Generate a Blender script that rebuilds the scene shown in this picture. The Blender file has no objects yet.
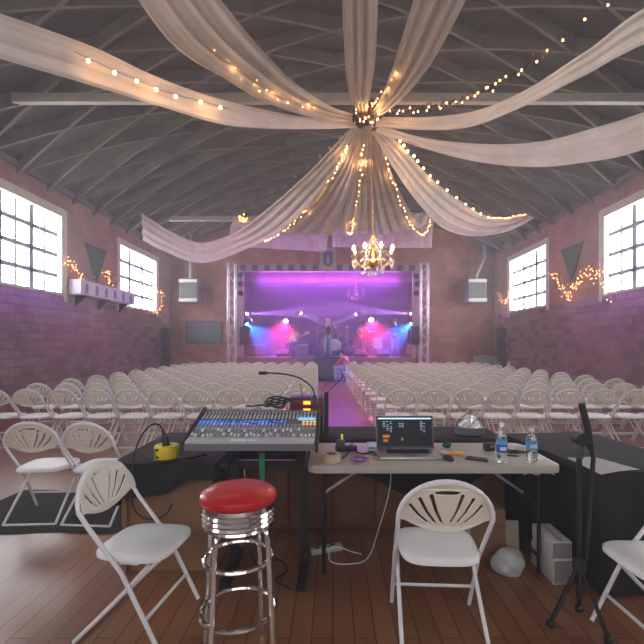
import bpy, bmesh, math, random
from mathutils import Vector, Matrix, Euler, noise
R = math.radians; PI = math.pi
random.seed(7)
SC = bpy.context.scene
COL = SC.collection

# ------------------------------------------------------------------ camera
cam_d = bpy.data.cameras.new('camera'); cam = bpy.data.objects.new('camera', cam_d); COL.objects.link(cam)
cam.location = (0, 0, 1.5); cam.rotation_euler = (R(90), 0, 0)
cam_d.sensor_width = 36; cam_d.lens = 430 / 644 * 36
cam_d.shift_x = -11 / 644; cam_d.shift_y = 23 / 644
cam_d.clip_start = 0.05; cam_d.clip_end = 200
SC.camera = cam
# ------------------------------------------------------------------ world, exposure
SC.view_settings.view_transform = 'Standard'; SC.view_settings.look = 'None'
SC.view_settings.gamma = 1; SC.view_settings.use_curve_mapping = False
SC.view_settings.exposure = 0.62
W = bpy.data.worlds.new('sky'); SC.world = W; W.use_nodes = True
W.node_tree.nodes['Background'].inputs['Color'].default_value = (.80, .90, 1, 1)
W.node_tree.nodes['Background'].inputs['Strength'].default_value = 1.0
DAY = 12.0            # radiance of the daylit frosted windows
HALL_HAZE = 0.0125
STAGE_HAZE = 0.14

def area(name, loc, target, sx, sy, power, color):
    d = bpy.data.lights.new(name, 'AREA'); d.shape = 'RECTANGLE'; d.size = sx; d.size_y = sy
    d.energy = power; d.color = color
    o = bpy.data.objects.new(name, d); COL.objects.link(o); o.location = loc
    o.rotation_euler = (Vector(target) - Vector(loc)).to_track_quat('-Z', 'Y').to_euler()
    return o
def spot(name, loc, target, power, color, deg, blend=.4, rad=.05, parent=None):
    d = bpy.data.lights.new(name, 'SPOT'); d.energy = power; d.color = color
    d.spot_size = R(deg); d.spot_blend = blend; d.shadow_soft_size = rad
    o = bpy.data.objects.new(name, d); COL.objects.link(o); o.location = loc
    o.rotation_euler = (Vector(target) - Vector(loc)).to_track_quat('-Z', 'Y').to_euler()
    if parent: o.parent = parent
    return o
def point(name, loc, power, color, rad=.05, parent=None):
    d = bpy.data.lights.new(name, 'POINT'); d.energy = power; d.color = color; d.shadow_soft_size = rad
    o = bpy.data.objects.new(name, d); COL.objects.link(o); o.location = loc
    if parent: o.parent = parent
    return o
# purple wash bars hung over the stage, blue wash low, an added unseen lamp tinting the hall walls purple
area('stage_wash_light', (-.2, 19.7, 4.5), (-.2, 22.9, 3.0), 6.5, .3, 95, (.60, .02, .62))
area('stage_wash_light', (-.2, 20.9, 4.9), (-.2, 21.3, 1), 6.0, .3, 70, (.14, .03, 1))
area('added_hall_tint_light', (-.2, 19.95, 4.4), (-.2, 8, 5.0), 6.5, .4, 190, (.50, .10, 1))

# ------------------------------------------------------------------ helpers
def at(px, py, Y):           # the point of the hall seen at a pixel at depth Y
    return Vector(((px - 333) / 430 * Y, Y, 1.5 - (py - 345) / 430 * Y))
def on(px, py, z):           # the point of a horizontal surface of height z seen at a pixel
    Y = (1.5 - z) * 430 / (py - 345)
    return Vector(((px - 333) / 430 * Y, Y, z))

MATS = {}
def mat(name, col, rough=.5, metal=0, emit=None, estr=0, trans=0, alpha=1, noise_amt=0, noise_scale=6, spec=.5, coat=0, sheen=0, sample=True):
    if name in MATS: return MATS[name]
    m = bpy.data.materials.new(name); m.use_nodes = True
    nt = m.node_tree; b = nt.nodes['Principled BSDF']
    b.inputs['Base Color'].default_value = (*col, 1); b.inputs['Roughness'].default_value = rough
    b.inputs['Metallic'].default_value = metal; b.inputs['Specular IOR Level'].default_value = spec
    b.inputs['Coat Weight'].default_value = coat
    if trans: b.inputs['Transmission Weight'].default_value = trans
    if alpha < 1: b.inputs['Alpha'].default_value = alpha
    if emit:
        b.inputs['Emission Color'].default_value = (*emit, 1); b.inputs['Emission Strength'].default_value = estr
    if noise_amt:
        tc = nt.nodes.new('ShaderNodeTexCoord'); n = nt.nodes.new('ShaderNodeTexNoise')
        n.inputs['Scale'].default_value = noise_scale; n.inputs['Detail'].default_value = 5
        r = nt.nodes.new('ShaderNodeMapRange'); r.inputs['To Min'].default_value = 1 - noise_amt; r.inputs['To Max'].default_value = 1 + noise_amt
        r.inputs['From Min'].default_value = .3; r.inputs['From Max'].default_value = .7
        v = nt.nodes.new('ShaderNodeVectorMath'); v.operation = 'SCALE'; v.inputs[0].default_value = col
        nt.links.new(tc.outputs['Object'], n.inputs['Vector']); nt.links.new(n.outputs['Fac'], r.inputs['Value'])
        nt.links.new(r.outputs['Result'], v.inputs['Scale']); nt.links.new(v.outputs['Vector'], b.inputs['Base Color'])
    if not sample: m.cycles.emission_sampling = 'NONE'
    MATS[name] = m
    return m

def brick_mat(name, swap, c1, c2, mortar, bw, bh, ms, rough, bump=.3, rvar=0, tilt=0):
    m = bpy.data.materials.new(name); m.use_nodes = True; nt = m.node_tree; N = nt.nodes; L = nt.links
    b = N['Principled BSDF']; tc = N.new('ShaderNodeTexCoord'); sp = N.new('ShaderNodeSeparateXYZ'); cb = N.new('ShaderNodeCombineXYZ')
    L.new(tc.outputs['Object'], sp.inputs[0]); L.new(sp.outputs['Y' if swap else 'X'], cb.inputs['X']); L.new(sp.outputs['Z'], cb.inputs['Y'])
    br = N.new('ShaderNodeTexBrick'); L.new(cb.outputs[0], br.inputs['Vector'])
    br.inputs['Color1'].default_value = (*c1, 1); br.inputs['Color2'].default_value = (*c2, 1); br.inputs['Mortar'].default_value = (*mortar, 1)
    br.inputs['Scale'].default_value = 1; br.inputs['Brick Width'].default_value = bw; br.inputs['Row Height'].default_value = bh
    br.inputs['Mortar Size'].default_value = ms; br.inputs['Bias'].default_value = 0
    no = N.new('ShaderNodeTexNoise'); no.inputs['Scale'].default_value = 1.3; no.inputs['Detail'].default_value = 6
    L.new(tc.outputs['Object'], no.inputs['Vector'])
    mr = N.new('ShaderNodeMapRange'); mr.inputs['From Min'].default_value = .3; mr.inputs['From Max'].default_value = .7
    mr.inputs['To Min'].default_value = .72; mr.inputs['To Max'].default_value = 1.25; L.new(no.outputs['Fac'], mr.inputs['Value'])
    mu = N.new('ShaderNodeVectorMath'); mu.operation = 'SCALE'; L.new(br.outputs['Color'], mu.inputs[0]); L.new(mr.outputs[0], mu.inputs['Scale'])
    L.new(mu.outputs[0], b.inputs['Base Color']); b.inputs['Roughness'].default_value = rough
    bp = N.new('ShaderNodeBump'); bp.inputs['Strength'].default_value = bump; bp.inputs['Distance'].default_value = .01; bp.invert = True
    L.new(br.outputs['Fac'], bp.inputs['Height']); L.new(bp.outputs[0], b.inputs['Normal'])
    if rvar:                      # each glazed tile has a gloss of its own
        b2 = N.new('ShaderNodeTexBrick'); L.new(cb.outputs[0], b2.inputs['Vector'])
        for k in ('Scale', 'Brick Width', 'Row Height', 'Mortar Size'): b2.inputs[k].default_value = br.inputs[k].default_value
        b2.inputs['Color1'].default_value = (0, 0, 0, 1); b2.inputs['Color2'].default_value = (1, 1, 1, 1); b2.inputs['Mortar'].default_value = (1, 1, 1, 1)
        m2 = N.new('ShaderNodeMapRange'); m2.inputs['To Min'].default_value = rough - rvar; m2.inputs['To Max'].default_value = rough + rvar
        L.new(b2.outputs['Color'], m2.inputs['Value']); L.new(m2.outputs[0], b.inputs['Roughness'])
    MATS[name] = m
    return m

class MB:
    def __init__(s): s.bm = bmesh.new()
    def box(s, c, d, rot=None, bevel=0, seg=2):
        M = Matrix.Translation(Vector(c)) @ (rot.to_4x4() if rot is not None else Matrix()) @ Matrix.Diagonal((d[0], d[1], d[2], 1))
        g = bmesh.ops.create_cube(s.bm, size=1, matrix=M)
        if bevel:
            es = list({e for v in g['verts'] for e in v.link_edges})
            bmesh.ops.bevel(s.bm, geom=es, offset=bevel, segments=seg, profile=.5, affect='EDGES')
        return s
    def tube(s, pts, r, seg=8, closed=False, flat=1.0):
        pts = [Vector(p) for p in pts]; n = len(pts); rr = r if isinstance(r, (list, tuple)) else [r] * n
        rings = []; up = None
        for i, p in enumerate(pts):
            if closed: t = pts[(i + 1) % n] - pts[i - 1]
            else: t = pts[min(i + 1, n - 1)] - pts[max(i - 1, 0)]
            if t.length < 1e-9: t = Vector((0, 0, 1))
            t.normalize()
            if up is None:
                a = Vector((0, 0, 1)) if abs(t.z) < .9 else Vector((0, 1, 0))
                up = (a - t * a.dot(t)).normalized()
            else: up = (up - t * up.dot(t)).normalized()
            q = t.cross(up)
            rings.append([s.bm.verts.new(p + (up * math.cos(2 * PI * k / seg) + q * math.sin(2 * PI * k / seg) * flat) * rr[i]) for k in range(seg)])
        for i in range(n if closed else n - 1):
            a, b = rings[i], rings[(i + 1) % n]
            for k in range(seg): s.bm.faces.new((a[k], a[(k + 1) % seg], b[(k + 1) % seg], b[k]))
        if not closed:
            s.bm.faces.new(rings[0][::-1]); s.bm.faces.new(rings[-1])
        return s
    def lathe(s, prof, seg=24, M=None):
        M = M or Matrix(); rings = []
        for r, z in prof:
            if r < 1e-6: rings.append([s.bm.verts.new(M @ Vector((0, 0, z)))])
            else: rings.append([s.bm.verts.new(M @ Vector((r * math.cos(2 * PI * k / seg), r * math.sin(2 * PI * k / seg), z))) for k in range(seg)])
        for a, b in zip(rings, rings[1:]):
            for k in range(seg):
                k2 = (k + 1) % seg
                if len(a) == 1 and len(b) == 1: continue
                if len(a) == 1: s.bm.faces.new((a[0], b[k], b[k2]))
                elif len(b) == 1: s.bm.faces.new((a[k], b[0], a[k2])[::-1])
                else: s.bm.faces.new((a[k], b[k], b[k2], a[k2])[::-1])
        return s
    def ball(s, c, r, sc=(1, 1, 1), sub=2, rot=None):
        M = Matrix.Translation(Vector(c)) @ (rot.to_4x4() if rot is not None else Matrix()) @ Matrix.Diagonal((r * sc[0], r * sc[1], r * sc[2], 1))
        bmesh.ops.create_icosphere(s.bm, subdivisions=sub, radius=1, matrix=M); return s
    def grid(s, f, nu, nv):
        vs = [[s.bm.verts.new(f(i / nu, j / nv)) for j in range(nv + 1)] for i in range(nu + 1)]
        for i in range(nu):
            for j in range(nv): s.bm.faces.new((vs[i][j], vs[i + 1][j], vs[i + 1][j + 1], vs[i][j + 1]))
        return s
    def prism(s, poly, axis, a, b):     # polygon (2-D) extruded along an axis from a to b
        def P(u, v, w): return {'x': Vector((w, u, v)), 'y': Vector((u, w, v)), 'z': Vector((u, v, w))}[axis]
        lo = [s.bm.verts.new(P(u, v, a)) for u, v in poly]; hi = [s.bm.verts.new(P(u, v, b)) for u, v in poly]
        n = len(poly)
        for k in range(n): s.bm.faces.new((lo[k], lo[(k + 1) % n], hi[(k + 1) % n], hi[k]))
        s.bm.faces.new(lo[::-1]); s.bm.faces.new(hi); return s
    def mesh(s, name, m=None, angle=40):
        bmesh.ops.recalc_face_normals(s.bm, faces=s.bm.faces)
        me = bpy.data.meshes.new(name); s.bm.to_mesh(me); s.bm.free()
        for p in me.polygons: p.use_smooth = True
        me.set_sharp_from_angle(angle=R(angle))
        if m: me.materials.append(m)
        return me
    def build(s, name, m, parent=None, loc=None, rot=None, angle=40, label=None):
        return link(name, s.mesh(name, m, angle), parent, loc, rot, label)
def link(name, me, parent=None, loc=None, rot=None, label=None):
    o = bpy.data.objects.new(name, me); COL.objects.link(o)
    if parent: o.parent = parent
    if loc is not None: o.location = loc
    if rot is not None: o.rotation_euler = rot
    if label: o['label'] = label
    return o
def tag(o, label, cat, group=None, kind=None):
    o['label'] = label; o['category'] = cat
    if group: o['group'] = group
    if kind: o['kind'] = kind
    return o
def thing(name, label, cat, loc=(0, 0, 0), rot=0, group=None):
    o = bpy.data.objects.new(name, None); COL.objects.link(o); o.location = loc
    o.rotation_euler = rot if isinstance(rot, (tuple, Euler)) else (0, 0, rot)
    o.empty_display_size = .1
    return tag(o, label, cat, group)
def struct(o): o['kind'] = 'structure'; return o
def stuff(o): o['kind'] = 'stuff'; return o
def dup(root, loc, rotz, label=None, group=None):
    r = root.copy(); COL.objects.link(r); r.location = loc; r.rotation_euler = (0, 0, rotz)
    if label: r['label'] = label
    if group: r['group'] = group
    for ch in list(root.children):
        c = ch.copy(); COL.objects.link(c); c.parent = r
        for g in list(ch.children):
            d = g.copy(); COL.objects.link(d); d.parent = c
    return r
def cr(pts, n):               # Catmull-Rom curve through the points, n+1 samples
    pts = [Vector(p) for p in pts]; m = len(pts) - 1; out = []
    for i in range(n + 1):
        t = i / n * m; k = min(int(t), m - 1); f = t - k
        p0 = pts[k - 1] if k > 0 else pts[0] * 2 - pts[1]; p1 = pts[k]; p2 = pts[k + 1]
        p3 = pts[k + 2] if k + 2 <= m else pts[m] * 2 - pts[m - 1]
        out.append(.5 * ((2 * p1) + (p2 - p0) * f + (2 * p0 - 5 * p1 + 4 * p2 - p3) * f * f + (3 * p1 - p0 - 3 * p2 + p3) * f ** 3))
    return out
def rz(a): return Matrix.Rotation(a, 3, 'Z')
def rx(a): return Matrix.Rotation(a, 3, 'X')
def ry(a): return Matrix.Rotation(a, 3, 'Y')

# ------------------------------------------------------------------ materials
tile_side = brick_mat('glazed_tile', True, (.20, .105, .105), (.25, .135, .13), (.075, .045, .048), .40, .20, .012, .30, .5, .05)
brick_side = brick_mat('red_brick_side', True, (.31, .125, .09), (.37, .165, .12), (.25, .13, .10), .23, .075, .008, .7, .3)
brick_back = brick_mat('red_brick_back', False, (.29, .105, .068), (.37, .15, .10), (.25, .12, .09), .40, .20, .008, .6, .35)
plaster = mat('plaster', (.40, .34, .32), .8, noise_amt=.08)
cream = mat('cream_paint', (.55, .49, .38), .5, noise_amt=.08)
bar = mat('window_bar', (.30, .30, .34), .5)
pane_m = mat('frosted_pane', (.8, .8, .8), .4, emit=(.93, .96, 1), estr=DAY)
pane_n = mat('frosted_pane_dim', (.8, .8, .8), .4, emit=(.90, .95, 1), estr=DAY * .8)
roofm = mat('roof_boards', (.072, .057, .047), .8, noise_amt=.2, noise_scale=2.5)
ribm = mat('roof_timber', (.13, .10, .08), .7, noise_amt=.2, noise_scale=3)
beamm = mat('painted_beam', (.36, .31, .25), .6, noise_amt=.1)
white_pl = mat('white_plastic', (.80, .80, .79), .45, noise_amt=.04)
shaded_pl = mat('shaded_white_plastic', (.74, .685, .59), .45, noise_amt=.04)  # backrests: the same white plastic with their shade put into the colour
tubem = mat('painted_tube', (.78, .77, .78), .35)
chrome = mat('chrome', (.80, .80, .80), .12, metal=1)
steel = mat('aluminium', (.55, .54, .56), .4, metal=.9)
blk = mat('black_plastic', (.018, .018, .02), .45)
blkmetal = mat('black_metal', (.02, .02, .022), .4, metal=.3)
blkcloth = mat('black_cloth', (.013, .013, .016), .9, noise_amt=.25, noise_scale=9)
dkgrey = mat('dark_grey', (.06, .06, .065), .5)
grey = mat('grey_plastic', (.30, .30, .31), .5)
red_v = mat('red_vinyl', (.50, .014, .02), .33, coat=.2, noise_amt=.06)
tabletop_m = mat('table_plastic', (.44, .405, .35), .5, noise_amt=.05)
cardb = mat('cardboard', (.26, .14, .075), .8, noise_amt=.12)
wood_d = mat('dark_wood', (.115, .052, .028), .5, noise_amt=.3, noise_scale=5)
paper = mat('white_paper', (.80, .80, .82), .7)
yellow = mat('yellow_plastic', (.72, .56, .015), .4)
orange_led = mat('orange_display', (.1, .02, 0), .5, emit=(1, .22, .02), estr=3, sample=False)
green = mat('green_cloth', (.02, .20, .09), .7)
gold = mat('brass', (.75, .50, .17), .22, metal=1)
warm = mat('warm_bulb', (1, .8, .5), .5, emit=(1, .50, .16), estr=9)
warm_big = mat('warm_globe', (1, .8, .5), .5, emit=(1, .58, .22), estr=16)
warm_s = mat('warm_fairy_bulb', (1, .7, .4), .5, emit=(1, .40, .12), estr=4.5, sample=False)
candle = mat('candle_bulb', (1, .85, .6), .5, emit=(1, .62, .24), estr=40)
dimb = mat('unlit_bulb', (.55, .55, .55), .2, trans=.3)
wire_m = mat('dark_wire', (.03, .03, .03), .6)
wire_w = mat('white_wire', (.6, .6, .58), .5)
skin_m = mat('skin', (.62, .38, .28), .55)
crystal = mat('crystal', (.98, .95, .9), .04, trans=.75)
denim = mat('pale_denim', (.30, .38, .52), .8)
darkcl = mat('dark_shirt', (.05, .06, .10), .8)
redcl = mat('red_shirt', (.55, .05, .05), .8)
hair_b = mat('blond_hair', (.50, .38, .2), .6)
hair_d = mat('dark_hair', (.04, .025, .02), .6)
eye_m = mat('eye', (.03, .02, .02), .3)

def floor_mat():
    m = bpy.data.materials.new('plank_floor'); m.use_nodes = True; N = m.node_tree.nodes; L = m.node_tree.links; b = N['Principled BSDF']
    tc = N.new('ShaderNodeTexCoord'); sp = N.new('ShaderNodeSeparateXYZ'); cb = N.new('ShaderNodeCombineXYZ')
    L.new(tc.outputs['Object'], sp.inputs[0]); L.new(sp.outputs['Y'], cb.inputs['X']); L.new(sp.outputs['X'], cb.inputs['Y'])
    br = N.new('ShaderNodeTexBrick'); L.new(cb.outputs[0], br.inputs['Vector'])
    br.inputs['Color1'].default_value = (.22, .085, .04, 1); br.inputs['Color2'].default_value = (.29, .122, .06, 1); br.inputs['Mortar'].default_value = (.09, .04, .025, 1)
    br.inputs['Scale'].default_value = 1; br.inputs['Brick Width'].default_value = 2.2; br.inputs['Row Height'].default_value = .11; br.inputs['Mortar Size'].default_value = .004
    no = N.new('ShaderNodeTexNoise'); no.inputs['Scale'].default_value = .8; no.inputs['Detail'].default_value = 2; L.new(tc.outputs['Object'], no.inputs['Vector'])
    mr = N.new('ShaderNodeMapRange'); mr.inputs['From Min'].default_value = .3; mr.inputs['From Max'].default_value = .7; mr.inputs['To Min'].default_value = .75; mr.inputs['To Max'].default_value = 1.3
    L.new(no.outputs['Fac'], mr.inputs['Value'])
    mu = N.new('ShaderNodeVectorMath'); mu.operation = 'SCALE'; L.new(br.outputs['Color'], mu.inputs[0]); L.new(mr.outputs[0], mu.inputs['Scale'])
    L.new(mu.outputs[0], b.inputs['Base Color'])
    m2 = N.new('ShaderNodeMapRange'); m2.inputs['From Min'].default_value = .3; m2.inputs['From Max'].default_value = .7; m2.inputs['To Min'].default_value = .32; m2.inputs['To Max'].default_value = .32
    L.new(no.outputs['Fac'], m2.inputs['Value']); L.new(m2.outputs[0], b.inputs['Roughness'])
    return m
def sheer_mat(name, col, through):
    m = bpy.data.materials.new(name); m.use_nodes = True; N = m.node_tree.nodes; L = m.node_tree.links
    N.remove(N['Principled BSDF']); out = N['Material Output']
    d = N.new('ShaderNodeBsdfDiffuse'); t = N.new('ShaderNodeBsdfTranslucent'); tr = N.new('ShaderNodeBsdfTransparent')
    d.inputs['Color'].default_value = (*col, 1); t.inputs['Color'].default_value = (*col, 1)
    a = N.new('ShaderNodeMixShader'); a.inputs[0].default_value = .5; L.new(d.outputs[0], a.inputs[1]); L.new(t.outputs[0], a.inputs[2])
    b = N.new('ShaderNodeMixShader'); L.new(a.outputs[0], b.inputs[1]); L.new(tr.outputs[0], b.inputs[2])
    tc = N.new('ShaderNodeTexCoord'); no = N.new('ShaderNodeTexNoise'); no.inputs['Scale'].default_value = 3
    L.new(tc.outputs['Object'], no.inputs['Vector'])
    mr = N.new('ShaderNodeMapRange'); mr.inputs['From Min'].default_value = .3; mr.inputs['From Max'].default_value = .7
    mr.inputs['To Min'].default_value = through - .08; mr.inputs['To Max'].default_value = through + .08
    L.new(no.outputs['Fac'], mr.inputs['Value']); L.new(mr.outputs[0], b.inputs[0]); L.new(b.outputs[0], out.inputs['Surface'])
    return m
def haze_mat(name, dens, col=(1, 1, 1), aniso=.2):
    m = bpy.data.materials.new(name); m.use_nodes = True; N = m.node_tree.nodes
    N.remove(N['Principled BSDF']); v = N.new('ShaderNodeVolumeScatter')
    v.inputs['Color'].default_value = (*col, 1); v.inputs['Density'].default_value = dens; v.inputs['Anisotropy'].default_value = aniso
    m.node_tree.links.new(v.outputs[0], N['Material Output'].inputs['Volume']); return m
sheer = sheer_mat('sheer_fabric', (.75, .64, .55), .13)

# ------------------------------------------------------------------ the hall
AX, YB, YF, ZE, RISE = 7.1, 18.9, -3.2, 5.6, 2.1
SILL, HEAD = 2.78, 4.92
def vault(x): return ZE + RISE * (1 - (x / AX) ** 2)
struct(MB().box((0, 7.85, -.1), (14.9, 22.8, .2)).build('floor', floor_mat()))
WINS = [(14.25, 17.3), (8.3, 11.3), (2.3, 5.3), (-2.9, -.4)]
def cells(us, vs, holes):
    for u0, u1 in zip(us, us[1:]):
        for v0, v1 in zip(vs, vs[1:]):
            cu, cv = (u0 + u1) / 2, (v0 + v1) / 2
            if not any(a < cu < b and c < cv < d for a, b, c, d in holes): yield u0, u1, v0, v1
wn = 0
for sgn, side in ((-1, 'left'), (1, 'right')):
    door_h = (17.65, 18.6, 0, 2.25)
    holes = [(a, b, SILL, HEAD) for a, b in WINS] + [door_h]
    us = sorted({YF, YB} | {v for h in holes for v in h[:2]})
    m = MB()
    for u0, u1, v0, v1 in cells(us, [0, 2.25, SILL], holes):
        m.box((sgn * (AX + .17), (u0 + u1) / 2, (v0 + v1) / 2), (.34, u1 - u0, v1 - v0))
    struct(m.build('wall_' + side, tile_side))
    m = MB()
    for u0, u1, v0, v1 in cells(us, [SILL, HEAD, ZE + .1], holes):
        m.box((sgn * (AX + .17), (u0 + u1) / 2, (v0 + v1) / 2), (.34, u1 - u0, v1 - v0))
    struct(m.build('wall_' + side + '_upper', brick_side))
    # a dark doorway near the stage
    d = struct(MB().box((sgn * (AX + .26), 18.125, 1.12), (.06, .93, 2.22)).build('door_%d' % (1 if sgn < 0 else 2), mat('dark_door', (.05, .035, .04), .5)))
    MB().box((sgn * (AX + .02), 17.62, 1.14), (.05, .07, 2.28)).box((sgn * (AX + .02), 18.63, 1.14), (.05, .07, 2.28)).box((sgn * (AX + .02), 18.125, 2.29), (.05, 1.08, .07)).build('door_frame', mat('door_trim', (.13, .08, .075), .5), d)
    MB().ball((sgn * (AX + .2), 17.8, 1.02), .035).build('door_handle', steel, d)
    for a, b in WINS:
        wn += 1; w = b - a; h = HEAD - SILL; cy = (a + b) / 2; cz = (SILL + HEAD) / 2; xo = sgn * (AX + .16)
        fr = MB(); t = .07
        fr.box((sgn * (AX + .12), a + t / 2, cz), (.28, t, h)).box((sgn * (AX + .12), b - t / 2, cz), (.28, t, h))
        fr.box((sgn * (AX + .12), cy, HEAD - t / 2), (.28, w - 2 * t, t)).box((sgn * (AX + .1), cy, SILL + t / 2), (.30, w - 2 * t, t))
        fr.box((sgn * (AX - .01), a - .07, cz), (.04, .14, h + .28)).box((sgn * (AX - .01), b + .07, cz), (.04, .14, h + .28)).box((sgn * (AX - .01), cy, HEAD + .07), (.04, w, .14))
        f = struct(fr.build('window_%d' % wn, cream))
        mu = MB()
        for k in range(1, 3): mu.box((xo, a + w * k / 3, cz), (.08, .14, h))
        for k in range(3): mu.box((xo, a + w * (k + .5) / 3, cz), (.05, .055, h))
        for k in range(1, 4): mu.box((xo, cy, SILL + h * k / 4), (.08, w, .10))
        for k in (0,): mu.box((xo, cy, SILL + h * (k + .5) / 4), (.03, w, .02))
        mu.build('window_bars', bar, f)
        MB().box((xo + sgn * .03, cy, cz), (.012, w - .14, h - .14)).build('window_pane', pane_m if a > 6 else pane_n, f)
# end wall round the stage opening, rising into the vault
SX0, SX1, SZ0, SZ1 = -3.96, 3.52, .97, 4.75
m = MB()
m.box(((-AX + SX0) / 2, YB + .15, SZ1 / 2), (AX + SX0, .3, SZ1)).box(((AX + SX1) / 2, YB + .15, SZ1 / 2), (AX - SX1, .3, SZ1))
poly = [(-AX, SZ1), (AX, SZ1)] + [(AX - 2 * AX * k / 40, vault(AX - 2 * AX * k / 40) + .05) for k in range(41)]
m.prism(poly, 'y', YB, YB + .3)
struct(m.build('wall_back', brick_back))
struct(MB().box(((SX0 + SX1) / 2, YB + .06, SZ0 / 2 - .05), (SX1 - SX0, .1, SZ0 - .1)).build('wall_stage_front', mat('stage_front', (.26, .17, .15), .6, noise_amt=.15)))
m = MB(); poly = [(-AX, 0), (AX, 0)] + [(AX - 2 * AX * k / 40, vault(AX - 2 * AX * k / 40) + .05) for k in range(41)]
struct(m.prism(poly, 'y', YF - .3, YF).build('wall_front', plaster))
wf = struct(MB().box((0, YF + .03, 2.75), (6.2, .1, 2.9)).build('window_9', cream))  # unseen glowing window added behind the camera as front fill
MB().box((0, YF + .085, 2.75), (5.9, .02, 2.6)).build('window_pane', mat('front_pane', (.8, .8, .8), .4, emit=(.95, .97, 1), estr=DAY * .12), wf)
# roof: a shallow lamella vault
m = MB()
m.grid(lambda u, v: Vector((-AX - .3 + (2 * AX + .6) * u, YF - .3 + (YB - YF + .6) * v, vault(min(max(-AX - .3 + (2 * AX + .6) * u, -AX), AX)))), 48, 2)
m.grid(lambda u, v: Vector((-AX - .3 + (2 * AX + .6) * u, YF - .3 + (YB - YF + .6) * v, vault(min(max(-AX - .3 + (2 * AX + .6) * u, -AX), AX)) + .2)), 48, 2)
struct(m.build('ceiling', roofm))
m = MB(); SL = .36; n = 26
for fam in (-1, 1):
    y0 = YF - 6
    while y0 < YB + 6:
        prev = None
        for k in range(n + 1):
            x = -AX + 2 * AX * k / n; y = y0 + fam * SL * x
            if YF < y < YB:
                z = vault(x); d = Vector((1, fam * SL, 0)).normalized(); q = Vector((-d.y, d.x, 0)) * .03
                ring = [m.bm.verts.new(Vector((x, y, z + .02)) + q), m.bm.verts.new(Vector((x, y, z + .02)) - q), m.bm.verts.new(Vector((x, y, z - .27)) - q), m.bm.verts.new(Vector((x, y, z - .27)) + q)]
                if prev:
                    for j in range(4): m.bm.faces.new((prev[j], prev[(j + 1) % 4], ring[(j + 1) % 4], ring[j]))
                prev = ring
            else: prev = None
        y0 += 1.02
struct(m.build('ceiling_lattice', ribm))
for k, y in enumerate((8.0, 15.6)):
    x = 5.95
    struct(MB().box((0, y, 6.08), (2 * x, .12, .17), bevel=.01).build('trim_%d' % (k + 1), beamm))
    if k == 0: struct(MB().box((0, .4, 6.08), (2 * x, .12, .17)).build('trim_3', beamm))
# wall plates along the eaves
for sgn, s in ((-1, 'left'), (1, 'right')):
    struct(MB().box((sgn * (AX - .04), (YF + YB) / 2, ZE - .06), (.1, YB - YF, .14)).build('trim_' + s, mat('eave_plate', (.15, .13, .15), .7)))

# ------------------------------------------------------------------ the stage
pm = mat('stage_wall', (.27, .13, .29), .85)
struct(MB().box((-.2, 20.95, SZ0 - .1), (8.6, 4.1, .2)).build('floor_stage', mat('stage_boards', (.22, .12, .09), .4, noise_amt=.2)))
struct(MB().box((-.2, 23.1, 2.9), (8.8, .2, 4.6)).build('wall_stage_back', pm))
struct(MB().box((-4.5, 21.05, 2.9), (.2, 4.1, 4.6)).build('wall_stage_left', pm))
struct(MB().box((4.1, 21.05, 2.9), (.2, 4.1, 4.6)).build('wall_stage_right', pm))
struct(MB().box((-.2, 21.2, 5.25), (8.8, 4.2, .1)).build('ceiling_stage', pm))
val = MB().grid(lambda u, v: Vector((-4.38 + 8.36 * u, 20.55 + .012 * math.sin(u * 2 * PI * 14), 5.19 - .68 * v)), 240, 4).build('stage_valance', mat('valance_cloth', (.24, .18, .23), .9))
tag(val, 'plain pleated cloth valance across the top of the stage opening', 'curtain')
# chequered battlement trim round the opening
bt = thing('battlement_trim', 'chequered castle battlement strip framing the top of the stage opening', 'decoration', (0, YB - .03, SZ1))
MB().box((-.2, 0, .13), (7.9, .03, .3)).build('backing_board', mat('battlement_pale', (.33, .24, .27), .8), bt)
dk = mat('battlement_dark', (.09, .05, .085), .8)
sq = None
for k in range(15):
    p = (-3.95 + k * .53, -.022, .14)
    if sq is None: sq = MB().box((0, 0, 0), (.25, .015, .26)).build('dark_square', dk, bt, p)
    else:
        c = sq.copy(); COL.objects.link(c); c.location = p; c.parent = bt
for sgn, x in ((-1, SX0 - .12), (1, SX1 + .12)):
    st = MB().box((0, 0, 0), (.26, .05, 3.78)).build('pillar_strip', mat('battlement_pale', (.3, .2, .22), .8), None, (x, YB - .03, 2.85))
    tag(st, 'tall pale strip edging the %s of the stage opening' % ('blackboard side' if sgn < 0 else 'flue side'), 'decoration')
# lattice towers either side of the stage
def tower(x, label):
    t = thing('truss_tower', label, 'truss', (x, YB - .62, 0), 0, 'aluminium stage towers')
    h, w = 4.95, .15
    m = MB()
    for sx in (-1, 1):
        for sy in (-1, 1): m.tube([(sx * w, sy * w, .03), (sx * w, sy * w, h)], .026)
    m.build('chords', steel, t)
    m = MB(); n = 12
    for k in range(n):
        z0 = .05 + (h - .1) * k / n; z1 = .05 + (h - .1) * (k + 1) / n; s = 1 if k % 2 else -1
        for sy in (-1, 1): m.tube([(-w * s, sy * w, z0), (w * s, sy * w, z1)], .014, 6)
        for sx in (-1, 1): m.tube([(sx * w, -w * s, z0), (sx * w, w * s, z1)], .014, 6)
    m.build('diagonal_bracing', steel, t)
    MB().box((0, 0, .015), (.44, .44, .03)).build('base_plate', steel, t)
    MB().box((0, 0, h + .01), (.36, .36, .02)).build('top_plate', steel, t)
tower(-4.30, 'tall aluminium lattice tower between the blackboard and the stage')
tower(3.88, 'tall aluminium lattice tower beside the bent flue end of the stage')

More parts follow.
